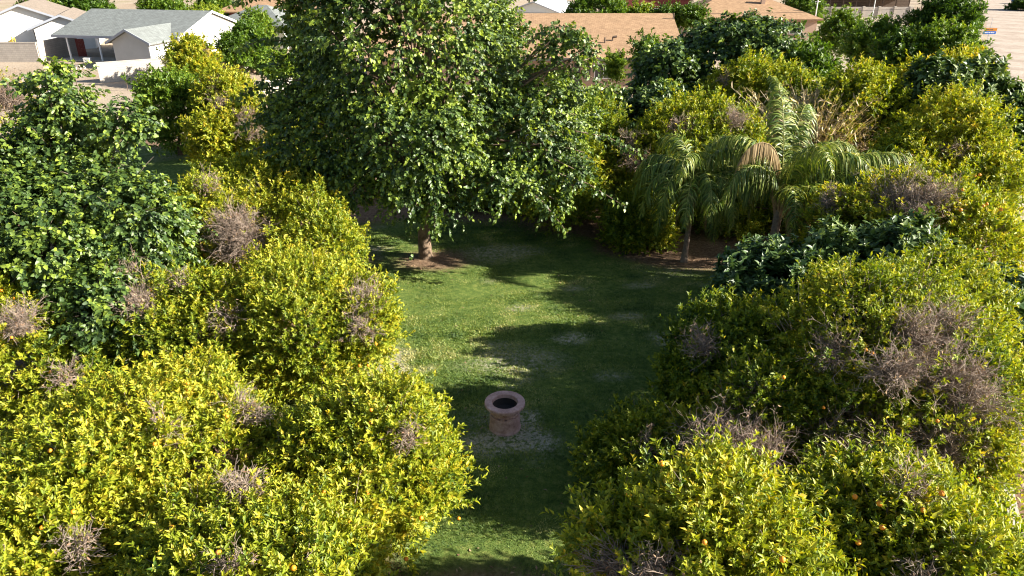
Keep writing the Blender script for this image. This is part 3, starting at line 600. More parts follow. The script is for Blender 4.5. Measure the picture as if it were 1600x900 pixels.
T_('loquat_tree', 'grey-green broad-leaved tree beside the road in the upper right', 'tree', 'fig', [(1470, 86, 34, 2.7, 2.8), (1545, 112, 33, 2.0, 2.5), (1566, 168, 30.5, 1.3, 2.2)], 3000, ls=1.15, tint=.58, tvar=.28)
G_ = [('round_tree', 'round mid-green tree in the back row left of the mulberry', [(270, 108, 42, 2.1, 2.5)], 2000, 1.6, .62),
      ('round_tree', 'large dark round tree at the top, left of the dirt road', [(1472, -14, 60, 2.7, 3.4), (1500, -5, 58, 1.6, 2.2)], 1800, 2.2, .30),
      ('round_tree', 'bright green spreading tree below the street sign', [(1470, 30, 50, 2.6, 3.0), (1500, 56, 48, 1.5, 2.2)], 2600, 1.9, .66),
      ('shrub', 'small green tree between the tan-roofed hip house and the block wall', [(1312, 16, 72, 2.2, 2.4)], 800, 2.3, .58),
      ('shrub', 'olive green shrub in front of the far block wall', [(1372, 28, 62, 2.2, 2.4), (1345, 40, 60, 1.4, 1.8)], 1000, 2.2, .50),
      ('shrub', 'dark shrub left of the bright green spreading tree', [(1405, 48, 50, 1.7, 2.0)], 900, 2., .42),
      ('shrub', 'feathery olive bush behind the dry reeds', [(1260, 62, 42, 1.8, 2.2)], 1000, 1.8, .52),
      ('round_tree', 'leafy tree in front of the white gable end of the grey house', [(393, 34, 72, 2.0, 2.3)], 1100, 2.3, .60),
      ('shrub', 'small dark bush against the white gable of the grey house', [(363, 52, 70, 1.3, 1.6)], 600, 2.3, .48),
      ('round_tree', 'rounded green tree behind the white gable near the red car', [(402, 17, 90, 2.1, 2.3)], 900, 2.7, .68),
      ('shrub', 'light green shrub next to the scalloped wall', [(440, 78, 64, 1.8, 1.6)], 700, 2.2, .68),
      ('shrub', 'slim upright shrub in front of the tan-roofed house window', [(961, 80, 58, .35, 1.4)], 220, 2., .62),
      ('shrub', 'loose shrub in front of the right part of the long tan roof', [(1012, 52, 56, 1.2, 1.9)], 500, 2., .60),
      ('round_tree', 'wide grey-green tree behind the ridge of the long tan roof', [(935, -18, 88, 3.8, 3.4)], 1500, 2.7, .52),
      ('shrub', 'yellow-green bush behind the tan ridge below the red barn', [(1004, 4, 88, 1.7, 1.6)], 500, 2.6, .74),
      ('shrub', 'olive hedge bush behind the tan ridge, right of the yellow-green one', [(1042, 8, 86, 1.9, 1.5), (1072, 8, 86, 1.5, 1.5)], 700, 2.6, .40),
      ('round_tree', 'dense green tree behind the white house at the upper left', [(70, -14, 118, 3.8, 4.2)], 1300, 3.2, .64),
      ('round_tree', 'dark tree behind the grey roof at the upper left', [(135, -12, 112, 4.2, 4.0)], 1400, 3.2, .42),
      ('round_tree', 'low spreading tree behind the middle of the grey roof', [(258, -3, 106, 3.9, 2.6)], 1200, 3., .55),
      ('round_tree', 'tree at the top edge between the grey roof and the brown roof', [(340, -14, 122, 3.6, 3.6)], 1000, 3.2, .60),
      ('shrub', 'dry tan shrub left of the brown hip roof', [(322, 9, 108, 2.2, 1.5)], 400, 2.8, .9),
      ('round_tree', 'tree behind the tan hip roof near the pale post', [(1255, -18, 125, 3.6, 3.8)], 1100, 3.2, .58),
      ('shrub', 'reddish green shrub right of the long tan roof behind the dark tree', [(1085, 6, 84, 1.2, 1.5)], 300, 2.6, .45),
      ('round_tree', 'bluish dark tree at the top right corner beyond the road', [(1598, -8, 150, 3.6, 4.2)], 700, 3.4, .30)]
for nm, lb, lo, n, ls, ti in G_:
    T_(nm, lb, 'tree' if nm == 'round_tree' else 'shrub', 'green', lo, n, ls=ls, tint=ti, r0=.15 if nm == 'round_tree' else .06)

# ------------------------------------------------------------ palms
def frond_geo(base, az, el, Ln, droop, leaf=.75, dead=False, seed=0):
    K = 16; d = np.array([math.cos(az) * math.cos(el), math.sin(az) * math.cos(el), math.sin(el)]); p = np.array(base, float); pts = [p]
    for q in range(K):
        d = unit(d + np.array([0, 0, -1.]) * droop * (q + 2) / K / 3.2); p = p + d * Ln / K; pts.append(p)
    pts = np.array(pts); n = int(Ln * 38); t = np.repeat(np.linspace(.16, .995, n), 2); s = np.tile([1., -1.], n)
    f = t * K; i = np.minimum(f.astype(int), K - 1); fr = (f - i)[:, None]; b = pts[i] * (1 - fr) + pts[i + 1] * fr; dr = unit(pts[i + 1] - pts[i])
    side = unit(np.cross(dr, np.array([0, 0, 1.]) + dr * .01)); n2 = len(t)
    l = leaf * np.sin(np.clip(t * 1.05, 0, 1) * math.pi * .86 + .3) * rng.uniform(.6, 1.2, n2) + .1
    d0 = unit(side * s[:, None] * rng.uniform(.5, 1.1, (n2, 1)) + dr * .5 + np.array([0, 0, 1.]) * rng.uniform(-.5, .45, (n2, 1)) + rng.normal(size=(n2, 3)) * .22)
    if dead: d0 = unit(d0 * .35 + np.array([0, 0, -1.]))
    P = [b]; dd = d0
    for q in range(4): dd = unit(dd + np.array([0, 0, -1.]) * (.22 + .42 * q)); P.append(P[-1] + dd * (l / 4)[:, None])
    P = np.stack(P, 1); wd = np.array([.5, 1, .9, .6, .1])[None] * (.042 * rng.uniform(.8, 1.2, (n2, 1)))
    V, Fq, li = ribbons(P, wd, unit(dr + rng.normal(size=dr.shape) * .25)); tint = rng.uniform(.25, .85, n2)[li] + (.15 if el > .8 else 0)
    v2, f2 = tubes(pts[None], np.linspace(.028, .006, K + 1)[None], 5)
    return np.concatenate([V, v2]), np.concatenate([Fq, f2 + len(V)]), np.concatenate([tint, np.full(len(v2), .95)])
def palm(px, py, Y, ztop, label, fr, r=.14, lean=(.0, 0)):
    x, y = G(px, py)[:2] if Y is None else (at(px, py, Y)[:2]); root = empty('palm_tree', (x, y, 0), label, 'palm', 'feather palms behind the lawn')
    mb = MB(); K = 26; pts = []; rd = []
    for q in range(K + 1):
        u = q / K; pts.append((lean[0] * u, lean[1] * u, -.1 + u * (ztop + .1))); rd.append(r * (1.35 - .5 * min(1, u * 4) + (.06 if q % 2 else 0)) )
    mb.tube(pts, rd, 12); mb.build('trunk', M['palmbark'], root)
    tp = np.array([lean[0], lean[1], ztop]); mb = MB()
    for q in range(14):
        a = q * 2.4; e = tp + np.array([math.cos(a) * .38, math.sin(a) * .38, .55 + .2 * (q % 3)]); s = tp + np.array([math.cos(a) * .08, math.sin(a) * .08, -.35 + .04 * q])
        mb.tube([s, s * .5 + e * .5 - (0, 0, .05), e], [.06, .045, .02], 6)
    mb.build('leaf_bases', M['boot'], root)
    for (az, el, Ln, dp, dead) in fr:
        V, Fq, T = frond_geo(tp + (0, 0, .25), R(az), R(el), Ln, dp, .85 if not dead else .6, dead)
        o = link('frond', raw_mesh('frond', V, [Fq], M['dryfrond' if dead else 'palm'], T), root)
        if dead: o['label'] = 'dry tan frond'
fr1 = [(a, e, l, d, False) for a, e, l, d in [(a_, e_, l_ * 1.22, d_) for a_, e_, l_, d_ in [(180, 55, 2.9, 1.5), (200, 50, 2.9, 1.6), (225, 55, 2.8, 1.6), (250, 50, 2.7, 1.7), (275, 55, 2.7, 1.6), (300, 50, 2.8, 1.6), (325, 50, 2.8, 1.5), (350, 52, 2.9, 1.5), (20, 55, 2.8, 1.5),
       (60, 55, 2.8, 1.4), (100, 55, 2.8, 1.5), (140, 50, 2.9, 1.5), (160, 60, 2.9, 1.4), (240, 72, 2.7, 1.3), (330, 74, 2.7, 1.3), (120, 72, 2.8, 1.2), (30, 75, 2.7, 1.3), (210, 30, 2.5, 1.9), (290, 28, 2.4, 2.), (340, 25, 2.3, 2.)]]]
fr1 += [(250, -20, 1.7, 2.5, True), (320, -10, 1.8, 2.5, True), (190, -15, 1.7, 2.4, True)]
palm(1068, 410, None, 2.8, 'shorter feather palm with a slim bare trunk at the lawn edge', fr1, .12, (.12, .1))
fr2 = [(a, e, l, d, False) for a, e, l, d in [(95, 80, 5.0, .75), (60, 76, 5.0, .95), (160, 74, 4.3, 1.1), (20, 66, 5.0, 1.15), (0, 46, 7.2, .85), (-10, 38, 6.8, .85), (10, 42, 7.2, .8), (-22, 44, 6.4, 1.), (4, 30, 6.2, .8), (200, 68, 3.9, 1.4), (265, 60, 3.4, 1.6), (300, 58, 3.6, 1.6),
       (330, 55, 4.2, 1.6), (120, 60, 4.2, 1.3), (180, 52, 3.6, 1.6), (285, 78, 4.2, 1.2), (345, 68, 4.6, 1.2), (40, 55, 4.6, 1.4)]]
fr2 += [(190, 84, 4.6, 2.2, True), (275, 30, 2.4, 2.3, True), (345, 35, 3.0, 2.2, True), (320, 20, 2.6, 2.4, True), (10, 25, 2.8, 2.2, True)]
palm(1212, 345, 24.6, 2.6, 'taller feather palm with a dry tan frond hanging in its crown', fr2, .17, (.05, 0))

# ------------------------------------------------------------ dry reed clump
c = at(1282, 132, 33.2); n = 1300; c[2] = 0
root = empty('reed_clump', (c[0], c[1], 0), 'tall clump of dry tan reeds behind the palms', 'reeds')
b0 = np.stack([rng.normal(size=n) * .55, rng.normal(size=n) * .6, rng.uniform(1, 2.5, n)], 1)
d = unit(np.stack([b0[:, 0] * .3 + rng.normal(size=n) * .13, b0[:, 1] * .25 + rng.normal(size=n) * .13, np.ones(n)], 1)); Ln = rng.uniform(1.8, 3.9, n)
Pp = np.stack([b0 + d * (Ln * q / 4)[:, None] + np.stack([b0[:, 0] * .04, b0[:, 1] * .03, -np.ones(n) * .04], 1) * q * q for q in range(5)], 1)
V, Fq, li = ribbons(Pp, np.tile(np.array([.04, .04, .035, .03, .012]), (n, 1)), unit(np.cross(d, rng.normal(size=(n, 3)))))
T = rng.random(n)[li] * .8; nl = 9000; i = rng.integers(0, n, nl); tt = rng.random((nl, 1)); kk = rng.integers(1, 4, nl)
p = Pp[i, kk] * (1 - tt) + Pp[i, kk + 1] * tt
v2, f2, l2 = leaves(p, rng.normal(size=(nl, 3)) * .6 + np.array([0, 0, .6]), rng.normal(size=(nl, 3)), rng.uniform(.2, .42, nl), rng.uniform(.015, .03, nl), 'lance')
link('stalks', raw_mesh('stalks', np.concatenate([V, v2]), [Fq] + [f + len(V) for f in f2], M['reed'], np.concatenate([T, (rng.random(nl) * .9)[l2]])), root)

# ------------------------------------------------------------ houses
def gable_roof(mb, x0, x1, y0, y1, ze, zr, t=.18, along='x'):
    """two sloping slabs; ridge along x or y"""
    if along == 'x':
        ym = (y0 + y1) / 2; mb.slab([(x0, y0, ze), (x1, y0, ze), (x1, ym, zr), (x0, ym, zr)], t); mb.slab([(x0, ym, zr), (x1, ym, zr), (x1, y1, ze), (x0, y1, ze)], t)
    else:
        xm = (x0 + x1) / 2; mb.slab([(x0, y0, ze), (xm, y0, zr), (xm, y1, zr), (x0, y1, ze)], t); mb.slab([(xm, y0, zr), (x1, y0, ze), (x1, y1, ze), (xm, y1, zr)], t)
def hip_roof(mb, x0, x1, y0, y1, ze, zr, t=.18):
    d = (y1 - y0) / 2; ym = (y0 + y1) / 2; a, b = (x0 + d, ym, zr), (x1 - d, ym, zr)
    if a[0] > b[0]: a = b = ((x0 + x1) / 2, ym, zr)
    c = [(x0, y0, ze), (x1, y0, ze), (x1, y1, ze), (x0, y1, ze)]
    mb.slab([c[0], c[1], b, a] if a != b else [c[0], c[1], a], t); mb.slab([c[2], c[3], a, b] if a != b else [c[2], c[3], a], t)
    mb.slab([c[1], c[2], b], t); mb.slab([c[3], c[0], a], t)
def window(root, x0, x1, z0, z1, y, side='y', fr='trim_w', sgn=-1):
    """framed window on a wall whose face is at y (or x when side == 'x')"""
    f = MB(); p = MB(); t = .07; a, b = sorted((y, y + sgn * .05)); g0, g1 = sorted((y + sgn * .005, y + sgn * .02))
    def bx(mb, u0, u1, w0, w1, q0, q1):
        if side == 'y': mb.box(u0, u1, q0, q1, w0, w1)
        else: mb.box(q0, q1, u0, u1, w0, w1)
    for u0, u1, w0, w1 in [(x0, x1, z1 - t, z1), (x0, x1, z0, z0 + t), (x0, x0 + t, z0 + t, z1 - t), (x1 - t, x1, z0 + t, z1 - t), ((x0 + x1) / 2 - .025, (x0 + x1) / 2 + .025, z0 + t, z1 - t)]:
        bx(f, u0, u1, w0, w1, a, b)
    o = f.build('window', M[fr], root); bx(p, x0 + t, x1 - t, z0 + t, z1 - t, g0, g1); p.build('pane', M['glass'], o)
# long tan-roofed house
bx0 = at(560, 91, 63)[0]; bx1 = at(1075, 91, 63)[0]
root = empty('house', (bx0, 63, 0), 'long low house with a tan shingle roof and pinkish walls behind the mulberry', 'house'); Lh = bx1 - bx0
mb = MB(); mb.box(.5, Lh - .5, .6, 15.2, 0, 2.5); mb.prism_x([(.6, 2.5), (15.2, 2.5), (7.9, 5.15)], .5, Lh - .5); mb.build('wall', M['stucco_p'], root)
mb = MB(); gable_roof(mb, 0, Lh, 0, 15.8, 2.65, 5.55, .16); rf = mb.build('roof', M['shingle_b'], root)
mb = MB(); mb.box(0, Lh, -.025, -.002, 2.42, 2.67); mb.build('fascia', M['trim_d'], root)
u = lambda px: at(px, 100, 63.6)[0] - bx0
window(root, u(929), u(958), .9, 2.15, .6)
window(root, u(914), u(923), .9, 2.2, .6, fr='trim_d')
mb = MB(); mb.box(u(897), u(907), .55, .6, .05, 2.2); o = mb.build('door', M['trim_d'], root); mb = MB(); mb.box(u(899), u(905), .52, .547, .4, 2.0); mb.build('pane', M['glass'], o)
mb = MB(); mb.box(u(890), u(892.5), .0, .18, 0, 2.42); mb.build('porch_post', M['stucco_p'], root)
for (px, py, h) in [(945, 67, .45), (957, 64, .3), (967, 84, .4), (1052, 30, .5)]:
    for yy in np.arange(.3, 7.8, .05):       # find the roof point under the pixel
        z = 2.65 + (5.55 - 2.65) * yy / 7.9; q = at(px, py, 63 + yy)
        if q[2] <= z: break
    mb = MB(); x = q[0] - bx0; mb.tube([(x, yy, z - .1), (x, yy, z + h)], [.06, .06], 8)
    if py == 64: mb.tube([(x, yy, z + h), (x + .35, yy, z + h + .05)], [.1, .1], 8)
    mb.build('vent_pipe', M['darkmetal'], root)
# tan hip-roofed house
p0, p1 = at(1062, 32, 98), at(1288, 30, 98)
root = empty('house', (p0[0], 98, 0), 'tan hip-roofed house behind the dark tree on the right', 'house'); Lh = p1[0] - p0[0]
mb = MB(); mb.box(.6, Lh - .6, .6, 12.4, 0, 2.6); mb.build('wall', M['stucco_p'], root)
mb = MB(); hip_roof(mb, 0, Lh, 0, 13, 2.75, 5.2); mb.build('roof', M['shingle_b'], root)
window(root, Lh - 4, Lh - 2.4, .9, 2.1, .6)
mb = MB(); mb.box(Lh * .62, Lh * .62 + .5, 4, 4.5, 3.8, 5.4); mb.build('chimney', M['stucco_p'], root)
# grey house, local x along its front
root = empty('house', (-48.7, 81.2, 0), 'grey-roofed house with a covered porch and a white gable end at the upper left', 'house', rz=R(-12)); L1, D1, ze, zr = 15.0, 13.5, 2.62, 4.75
mb = MB(); mb.box(5.3, L1 - .5, 2.6, D1 - .5, 0, 2.5)
mb.build('wall', M['stucco_w'], root)
mb = MB(); mb.prism_x([(.45, 0), (D1 - .45, 0), (D1 - .45, 2.5), (D1 / 2, 4.52), (.45, 2.5)], L1 - .496, L1 - .3); mb.build('gable_wall', M['stucco_w'], root)
mb = MB(); gable_roof(mb, 0, L1, 0, D1, ze, zr, .17); mb.build('roof', M['shingle_g'], root)
mb = MB(); mb.box(0, L1, -.03, -.003, ze - .24, ze + .02); mb.build('fascia', M['trim_b'], root)
mb = MB()
for s in (0, 1):
    a, b = (0, ze) if s == 0 else (D1, ze); y0, y1 = (a, D1 / 2); mb.prism_x([(y0, ze - .2), (y1, zr - .2), (y1, zr + .03), (y0, ze + .03)], L1 + .003, L1 + .05)
mb.build('rake_board', M['trim_w'], root)
for x in (1.6, 5.4, 8.6):
    mb = MB(); mb.box(x, x + .14, .15, .29, 0, ze - .18); mb.build('porch_post', M['trim_w'], root)
window(root, 5.8, 6.7, .9, 2.1, 2.6, fr='trim_d'); 
mb = MB(); mb.box(7.9, 9.7, 2.54, 2.6, .05, 2.15); o = mb.build('sliding_door', M['trim_d'], root)
for a in (7.96, 8.84): mb = MB(); mb.box(a, a + .78, 2.515, 2.537, .15, 2.08); mb.build('pane', M['glass'], o)
mb = MB(); mb.box(0, 9.95, .1, 2.6, .01, .1); mb.build('porch_floor', M['concrete'], root)
# front wing with its own gable
mb = MB(); mb.prism_y([(10.0, 0), (14.0, 0), (14.0, 2.55), (12.0, 3.55), (10.0, 2.55)], -3.3, 2.6); mb.build('front_wing_wall', M['stucco_g'], root)
mb = MB(); gable_roof(mb, 9.55, 14.5, -3.75, 4.2, 2.5, 3.75, .16, 'y'); mb.build('front_wing_roof', M['shingle_g'], root)
mb = MB(); mb.box(14.003, 14.04, -3.28, 2.55, 0, 2.45); mb.build('side_wall_panel', M['stucco_w'], root)
mb = MB(); mb.prism_y([(9.55, 2.3), (12.02, 3.56), (12.02, 3.79), (9.55, 2.53)], -3.81, -3.753); mb.prism_y([(14.5, 2.3), (14.5, 2.53), (12.025, 3.79), (12.025, 3.56)], -3.81, -3.753); mb.build('wing_rake_board', M['trim_b'], root)
window(root, .6, 1.7, .5, 2.0, 14.04, 'x', 'trim_w', 1)
# rear wing roof to the right
mb = MB(); mb.box(11.5, 19.2, 14.2, 22, 0, 2.5); mb.build('rear_wing_wall', M['stucco_w'], root)
mb = MB(); hip_roof(mb, 9.5, 19.8, 13.55, 22.6, 2.62, 4.6); mb.build('rear_wing_roof', M['shingle_g'], root)
# patio things
def chair(x, y, label, rz):
    r = empty('patio_chair', (x, y, .1), label, 'chair', rz=rz)
    mb = MB(); mb.box(-.25, .25, -.25, .25, .4, .45); mb.build('seat', M['darkmetal'], r); mb = MB(); mb.box(-.25, .25, .25, .3, .45, .95); mb.build('backrest', M['darkmetal'], r)
    for a in (-.22, .22):
        for b2 in (-.22, .22): mb = MB(); mb.box(a - .02, a + .02, b2 - .02, b2 + .02, 0, .4); mb.build('leg', M['darkmetal'], r)
q = lambda x, y: (-48.7 + x * math.cos(R(12)) + y * math.sin(R(12)), 81.2 - x * math.sin(R(12)) + y * math.cos(R(12)))
chair(*q(7.3, 1.3), 'dark patio chair on the porch of the grey house', .4)
# white gabled house at the upper left
root = empty('house', (-62.3, 90, 0), 'white house with two stepped gables at the upper left corner', 'house', rz=R(22))
mb = MB(); mb.prism_y([(0, 0), (9.4, 0), (9.4, 2.9), (4.7, 4.75), (0, 2.9)], 0, 13); mb.build('wall', M['stucco_w'], root)
mb = MB(); gable_roof(mb, -.5, 9.9, -.45, 13.5, 2.86, 4.95, .17, 'y'); mb.build('roof', M['shingle_t'], root)
mb = MB(); mb.prism_y([(6.2, 0), (12.2, 0), (12.2, 2.5), (9.2, 3.7), (6.2, 2.5)], -3.2, -.003); mb.prism_y([(9.4, 0), (12.2, 0), (12.2, 2.5), (9.4, 2.5)], -.003, 9); mb.build('front_wing_wall', M['stucco_w'], root)
mb = MB(); gable_roof(mb, 5.6, 12.7, -3.7, 9, 2.5, 3.92, .17, 'y'); mb.build('front_wing_roof', M['shingle_t'], root)
mb = MB()
for xa, za, xb, zb, yy in [(-.5, 2.86, 4.7, 4.95, -.47), (9.9, 2.86, 4.7, 4.95, -.47), (5.6, 2.5, 9.15, 3.92, -3.72), (12.7, 2.5, 9.15, 3.92, -3.72)]:
    pl = [(xa, za - .22), (xb, zb - .22), (xb, zb + .02), (xa, za + .02)]
    mb.prism_y(pl if xa < xb else pl[::-1], yy - .04, yy)
mb.build('rake_board', M['trim_b'], root)
mb = MB(); mb.box(6.0, 6.19, -2.6, -1.2, .05, 2.2); mb.build('shutter', M['trim_d'], root)
# brown hip-roofed house at top left
p0, p1 = at(333, 20, 110), at(520, 21, 110)
root = empty('house', (p0[0], 110, 0), 'brown hip-roofed house at the top left of the mulberry', 'house'); Lh = p1[0] - p0[0]
mb = MB(); mb.box(2.6, Lh - .7, .8, 14, 0, 2.55); mb.build('wall', M['trim_b'], root)
mb = MB(); mb.box(2.0, 4.5, .74, .8, 0, 2.5); mb.build('brick_panel', M['redwood'], root)
mb = MB(); mb.box(6.5, 11.5, .76, .8, .02, 2.25); mb.build('garage_door', M['trim_w'], root)
mb = MB(); hip_roof(mb, 0, Lh, 0, 15, 2.75, 5.6); rf = mb.build('roof', M['shingle_b'], root)
mb = MB(); mb.tube([(4.6, 3.2, 3.2), (4.6, 3.2, 4.4)], [.05, .05], 6); mb.build('vent_pipe', M['metal'], root)
# pale-roofed house behind the tan ridge
root = empty('house', (at(792, 22, 112)[0], 112, 0), 'house with a pale grey roof behind the mulberry top', 'house', rz=R(-18))
mb = MB(); mb.prism_y([(0, 0), (8, 0), (8, 2.5), (4, 3.9), (0, 2.5)], 0, 12); mb.build('wall', M['stucco_w'], root)
mb = MB(); gable_roof(mb, -.5, 8.5, -.5, 12.5, 2.5, 4.1, .16, 'y'); mb.build('roof', M['roof_w'], root)
# red barn
p0, p1 = at(965, 14, 120), at(1078, 14, 120)
root = empty('barn', (p0[0], 120, 0), 'red timber barn at the top edge behind the long tan roof', 'barn'); Lh = p1[0] - p0[0]
mb = MB(); mb.prism_y([(0, 0), (Lh, 0), (Lh, 3.6), (Lh / 2, 5.6), (0, 3.6)], 0, 10); mb.build('wall', M['redwood'], root)
mb = MB(); gable_roof(mb, -.4, Lh + .4, -.4, 10.4, 3.6, 5.75, .16, 'y'); mb.build('roof', M['darkmetal'], root)
for x in (2.9, 6.0): window(root, x - .5, x + .5, 1.4, 2.5, 0)
mb = MB(); mb.box(Lh - 2.6, Lh - .3, -.06, 0, 0, 2.6); mb.build('door', M['shingle_b'], root)
# white shade canopy
p0 = at(1088, 6, 118); root = empty('shade_canopy', (p0[0], 118, 0), 'flat white carport canopy on posts behind the tan hip roof', 'carport')
mb = MB(); mb.box(0, 7.2, 0, 5, 2.55, 2.7); mb.build('canopy', M['trim_w'], root)
for x in (.2, 3.5, 6.8):
    for y in (.2, 4.7): mb = MB(); mb.box(x, x + .12, y, y + .12, 0, 2.55); mb.build('post', M['darkmetal'], root)
# car under trees by the brown house
p0 = G(433, 50); root = empty('parked_car', (p0[0], 104, 0), 'dark red car parked in front of the brown hip-roofed house', 'car', rz=R(75))
mb = MB(); mb.prism_y([(-2.2, .35), (2.2, .35), (2.25, .8), (1.3, .92), (.6, 1.4), (-1.2, 1.42), (-1.9, .98), (-2.25, .9)], -.85, .85); mb.build('body', M['redpaint'], root)
mb = MB(); mb.prism_y([(1.15, .95), (.6, 1.33), (-1.15, 1.35), (-1.7, 1.0)], -.87, .87); mb.build('window', M['glass'], root)
for x in (-1.4, 1.4):
    for y in (-.8, .65): mb = MB(); mb.tube([(x, y, .33), (x, y + .18, .33)], [.33, .33], 16); mb.build('wheel', M['rubber'], root)

# ------------------------------------------------------------ walls, fence, pens
def wall(p, q, h, label, name='block_wall', steps=None, t=.2, cap=True, group='concrete block walls'):
    p, q = np.array(p[:2]), np.array(q[:2]); d = q - p; L = np.linalg.norm(d); rz = math.atan2(d[1], d[0])
    root = empty(name, (p[0], p[1], 0), label, 'wall', group, rz)
    mb = MB()
    if steps:
        n = len(steps)
        for i, hh in enumerate(steps): mb.box(L * i / n + (.0 if i == 0 else .0), L * (i + 1) / n, -t / 2, t / 2, -.1, hh)
    else: mb.box(0, L, -t / 2, t / 2, -.1, h)
    mb.build('wall', M['block'], root)
    if cap and not steps: mb = MB(); mb.box(-.02, L + .02, -t / 2 - .02, t / 2 + .02, h, h + .06); mb.build('cap', M['concrete'], root)
    return root
wall(at(-60, 78, 80), at(57, 72, 80), 1.95, 'pale block wall in front of the white house')
wall(at(57, 72, 80), at(120, 66, 88), 1.95, 'shaded block wall turning back beside the porch of the grey house')
wall(at(150, 99, 67), at(272, 92, 70.5), 1.7, 'block wall in front of the shaded grey front wing')
wall(at(312, 89, 70), at(398, 81, 74), 1.75, 'block wall right of the citrus in front of the white gable')
wall(at(398, 81, 74), at(462, 80, 71), 1.8, 'grey wall with a scalloped broken top left of the mulberry', steps=[1.75, 1.5, 1.2, 1.0, .85, .8, .8, .9, 1.1, 1.4, 1.9, 1.9])
wall(at(400, 121, 60), at(455, 118, 62), 1.2, 'low broken block wall below the scalloped wall')
p = q2 = None
wl = empty('block_wall', (at(1272, 27, 134)[0], 134, 0), 'long grey block wall with pilasters in front of the livestock pen', 'wall', 'concrete block walls')
Lw = at(1425, 27, 134)[0] - wl.location.x; mb = MB(); mb.box(0, Lw, 0, .2, -.1, 1.7); mb.build('wall', M['block'], wl)
for x in np.arange(0, Lw, 2.7): mb = MB(); mb.box(x, x + .4, -.1, .3, -.1, 1.8); mb.build('pilaster', M['concrete'], wl)
# livestock pen shade
root = empty('livestock_pen', (at(1275, 10, 142)[0], 142, 0), 'open livestock pen of dark posts and rails behind the long block wall', 'pen')
for i in range(9): mb = MB(); mb.box(i * 2.4, i * 2.4 + .14, 0, .14, 0, 3.2); mb.build('post', M['darkmetal'], root)
mb = MB()
for z in (.6, 1.1, 1.6, 2.1): mb.box(0, 19.3, .03, .1, z, z + .07)
mb.build('rail', M['darkmetal'], root)
mb = MB(); mb.box(0, 19.4, 5, 5.1, 0, 3.1); mb.build('shade_backdrop', M['darkmetal'], root)  # added dark sheet standing in for the deep shade inside the pen
mb = MB(); mb.slab([(-.4, -1, 3.2), (19.8, -1, 3.2), (19.8, 6, 3.7), (-.4, 6, 3.7)], .1); mb.build('roof', M['darkmetal'], root)
# white posts
for (px, Y, lb) in [(1275, 100, 'white utility post left of the long block wall'), (1364, 128, 'white utility post in front of the middle of the long block wall')]:
    x = at(px, 20, Y)[0]; mb = MB(); mb.tube([(0, 0, -.1), (0, 0, 5)], [.09, .07], 8); mb.tube([(-.35, 0, 4.7), (.35, 0, 4.7)], [.04, .04], 6)
    tag(mb.build('utility_post', M['trim_w'], None, (x, Y, 0)), lb, 'post')
# chain link gate
p0, p1 = G(42, 152), G(118, 158)
root = empty('chain_link_gate', (p0[0], p0[1], 0), 'chain link gate with a thin pipe frame by the dry bush at the left', 'gate'); d = p1 - p0
for u_ in (0, .5, 1): mb = MB(); a = d * u_; mb.tube([(a[0], a[1], 0), (a[0], a[1], 1.5)], [.035, .035], 6); mb.build('post', M['metal'], root)
mb = MB(); mb.tube([(0, 0, 1.48), (d[0], d[1], 1.48)], [.025, .025], 6); mb.tube([(0, 0, .15), (d[0], d[1], .15)], [.02, .02], 6); mb.build('rail', M['metal'], root)
mb = MB(); n = 40
for i in range(n):
    a, b = d * i / n, d * min(1, (i + 6) / n); mb.tube([(a[0], a[1], .15), (b[0], b[1], 1.46)], [.006, .006], 3); mb.tube([(a[0], a[1], 1.46), (b[0], b[1], .15)], [.006, .006], 3)
mb.build('wire_mesh', M['metal'], root)
# thin steel pickets along the lot
for px in (122, 200):
    g = G(px, 142); mb = MB(); mb.tube([(0, 0, 0), (.05, 0, 1.5)], [.03, .03], 6)
    tag(mb.build('steel_picket', M['darkmetal'], None, (g[0], g[1], 0)), 'left rusty steel picket before the front block wall' if px == 122 else 'right rusty steel picket before the front block wall', 'picket')
# gate beside porch, garden bits
g = at(121, 80, 84); root = empty('gate', (g[0], 84, 0), 'dark red board gate beside the porch of the grey house', 'gate')
mb = MB()
for i in range(6): mb.box(i * .16, i * .16 + .14, 0, .03, .05, 1.9)
mb.build('boards', M['redwood'], root); mb = MB(); mb.box(0, .94, .032, .07, .4, .5); mb.box(0, .94, .032, .07, 1.5, 1.6); mb.build('rail', M['redwood'], root)
g = at(5, 66, 84); root = empty('play_slide', (g[0], 84, 0), 'yellow play slide in front of the white house', 'slide')
mb = MB(); mb.slab([(-1.2, 0, .3), (1, 0, 1.9), (1, .5, 1.9), (-1.2, .5, .3)], .08); mb.build('slide', M['yellow'], root)
mb = MB(); mb.box(1, 1.08, 0, .08, 0, 2.1); mb.box(1, 1.08, .42, .5, 0, 2.1); mb.build('ladder', M['yellow'], root)
g = G(275/2, 97); 
mb = MB(); mb.prism_y([(-.3, 0), (.3, 0), (.34, .42), (-.34, .42)], -.25, .25); tag(mb.build('storage_crate', M['stucco_w'], None, (g[0], g[1], .02)), 'pale crate on the ground in front of the porch', 'crate')
mb = MB()
for k in range(14):
    a = k * .7; q = .35 + .12 * math.sin(k * 3.1); mb.box(q * math.cos(a) * 2 - .2, q * math.cos(a) * 2 + .2, q * math.sin(a) - .15, q * math.sin(a) + .15, 0, .18 + .08 * (k % 3))
g = G(118, 108); tag(mb.build('rubble_heap', M['concrete'], None, (g[0], g[1], .01)), 'low heap of rubble on the sandy lot by the porch', 'rubble')

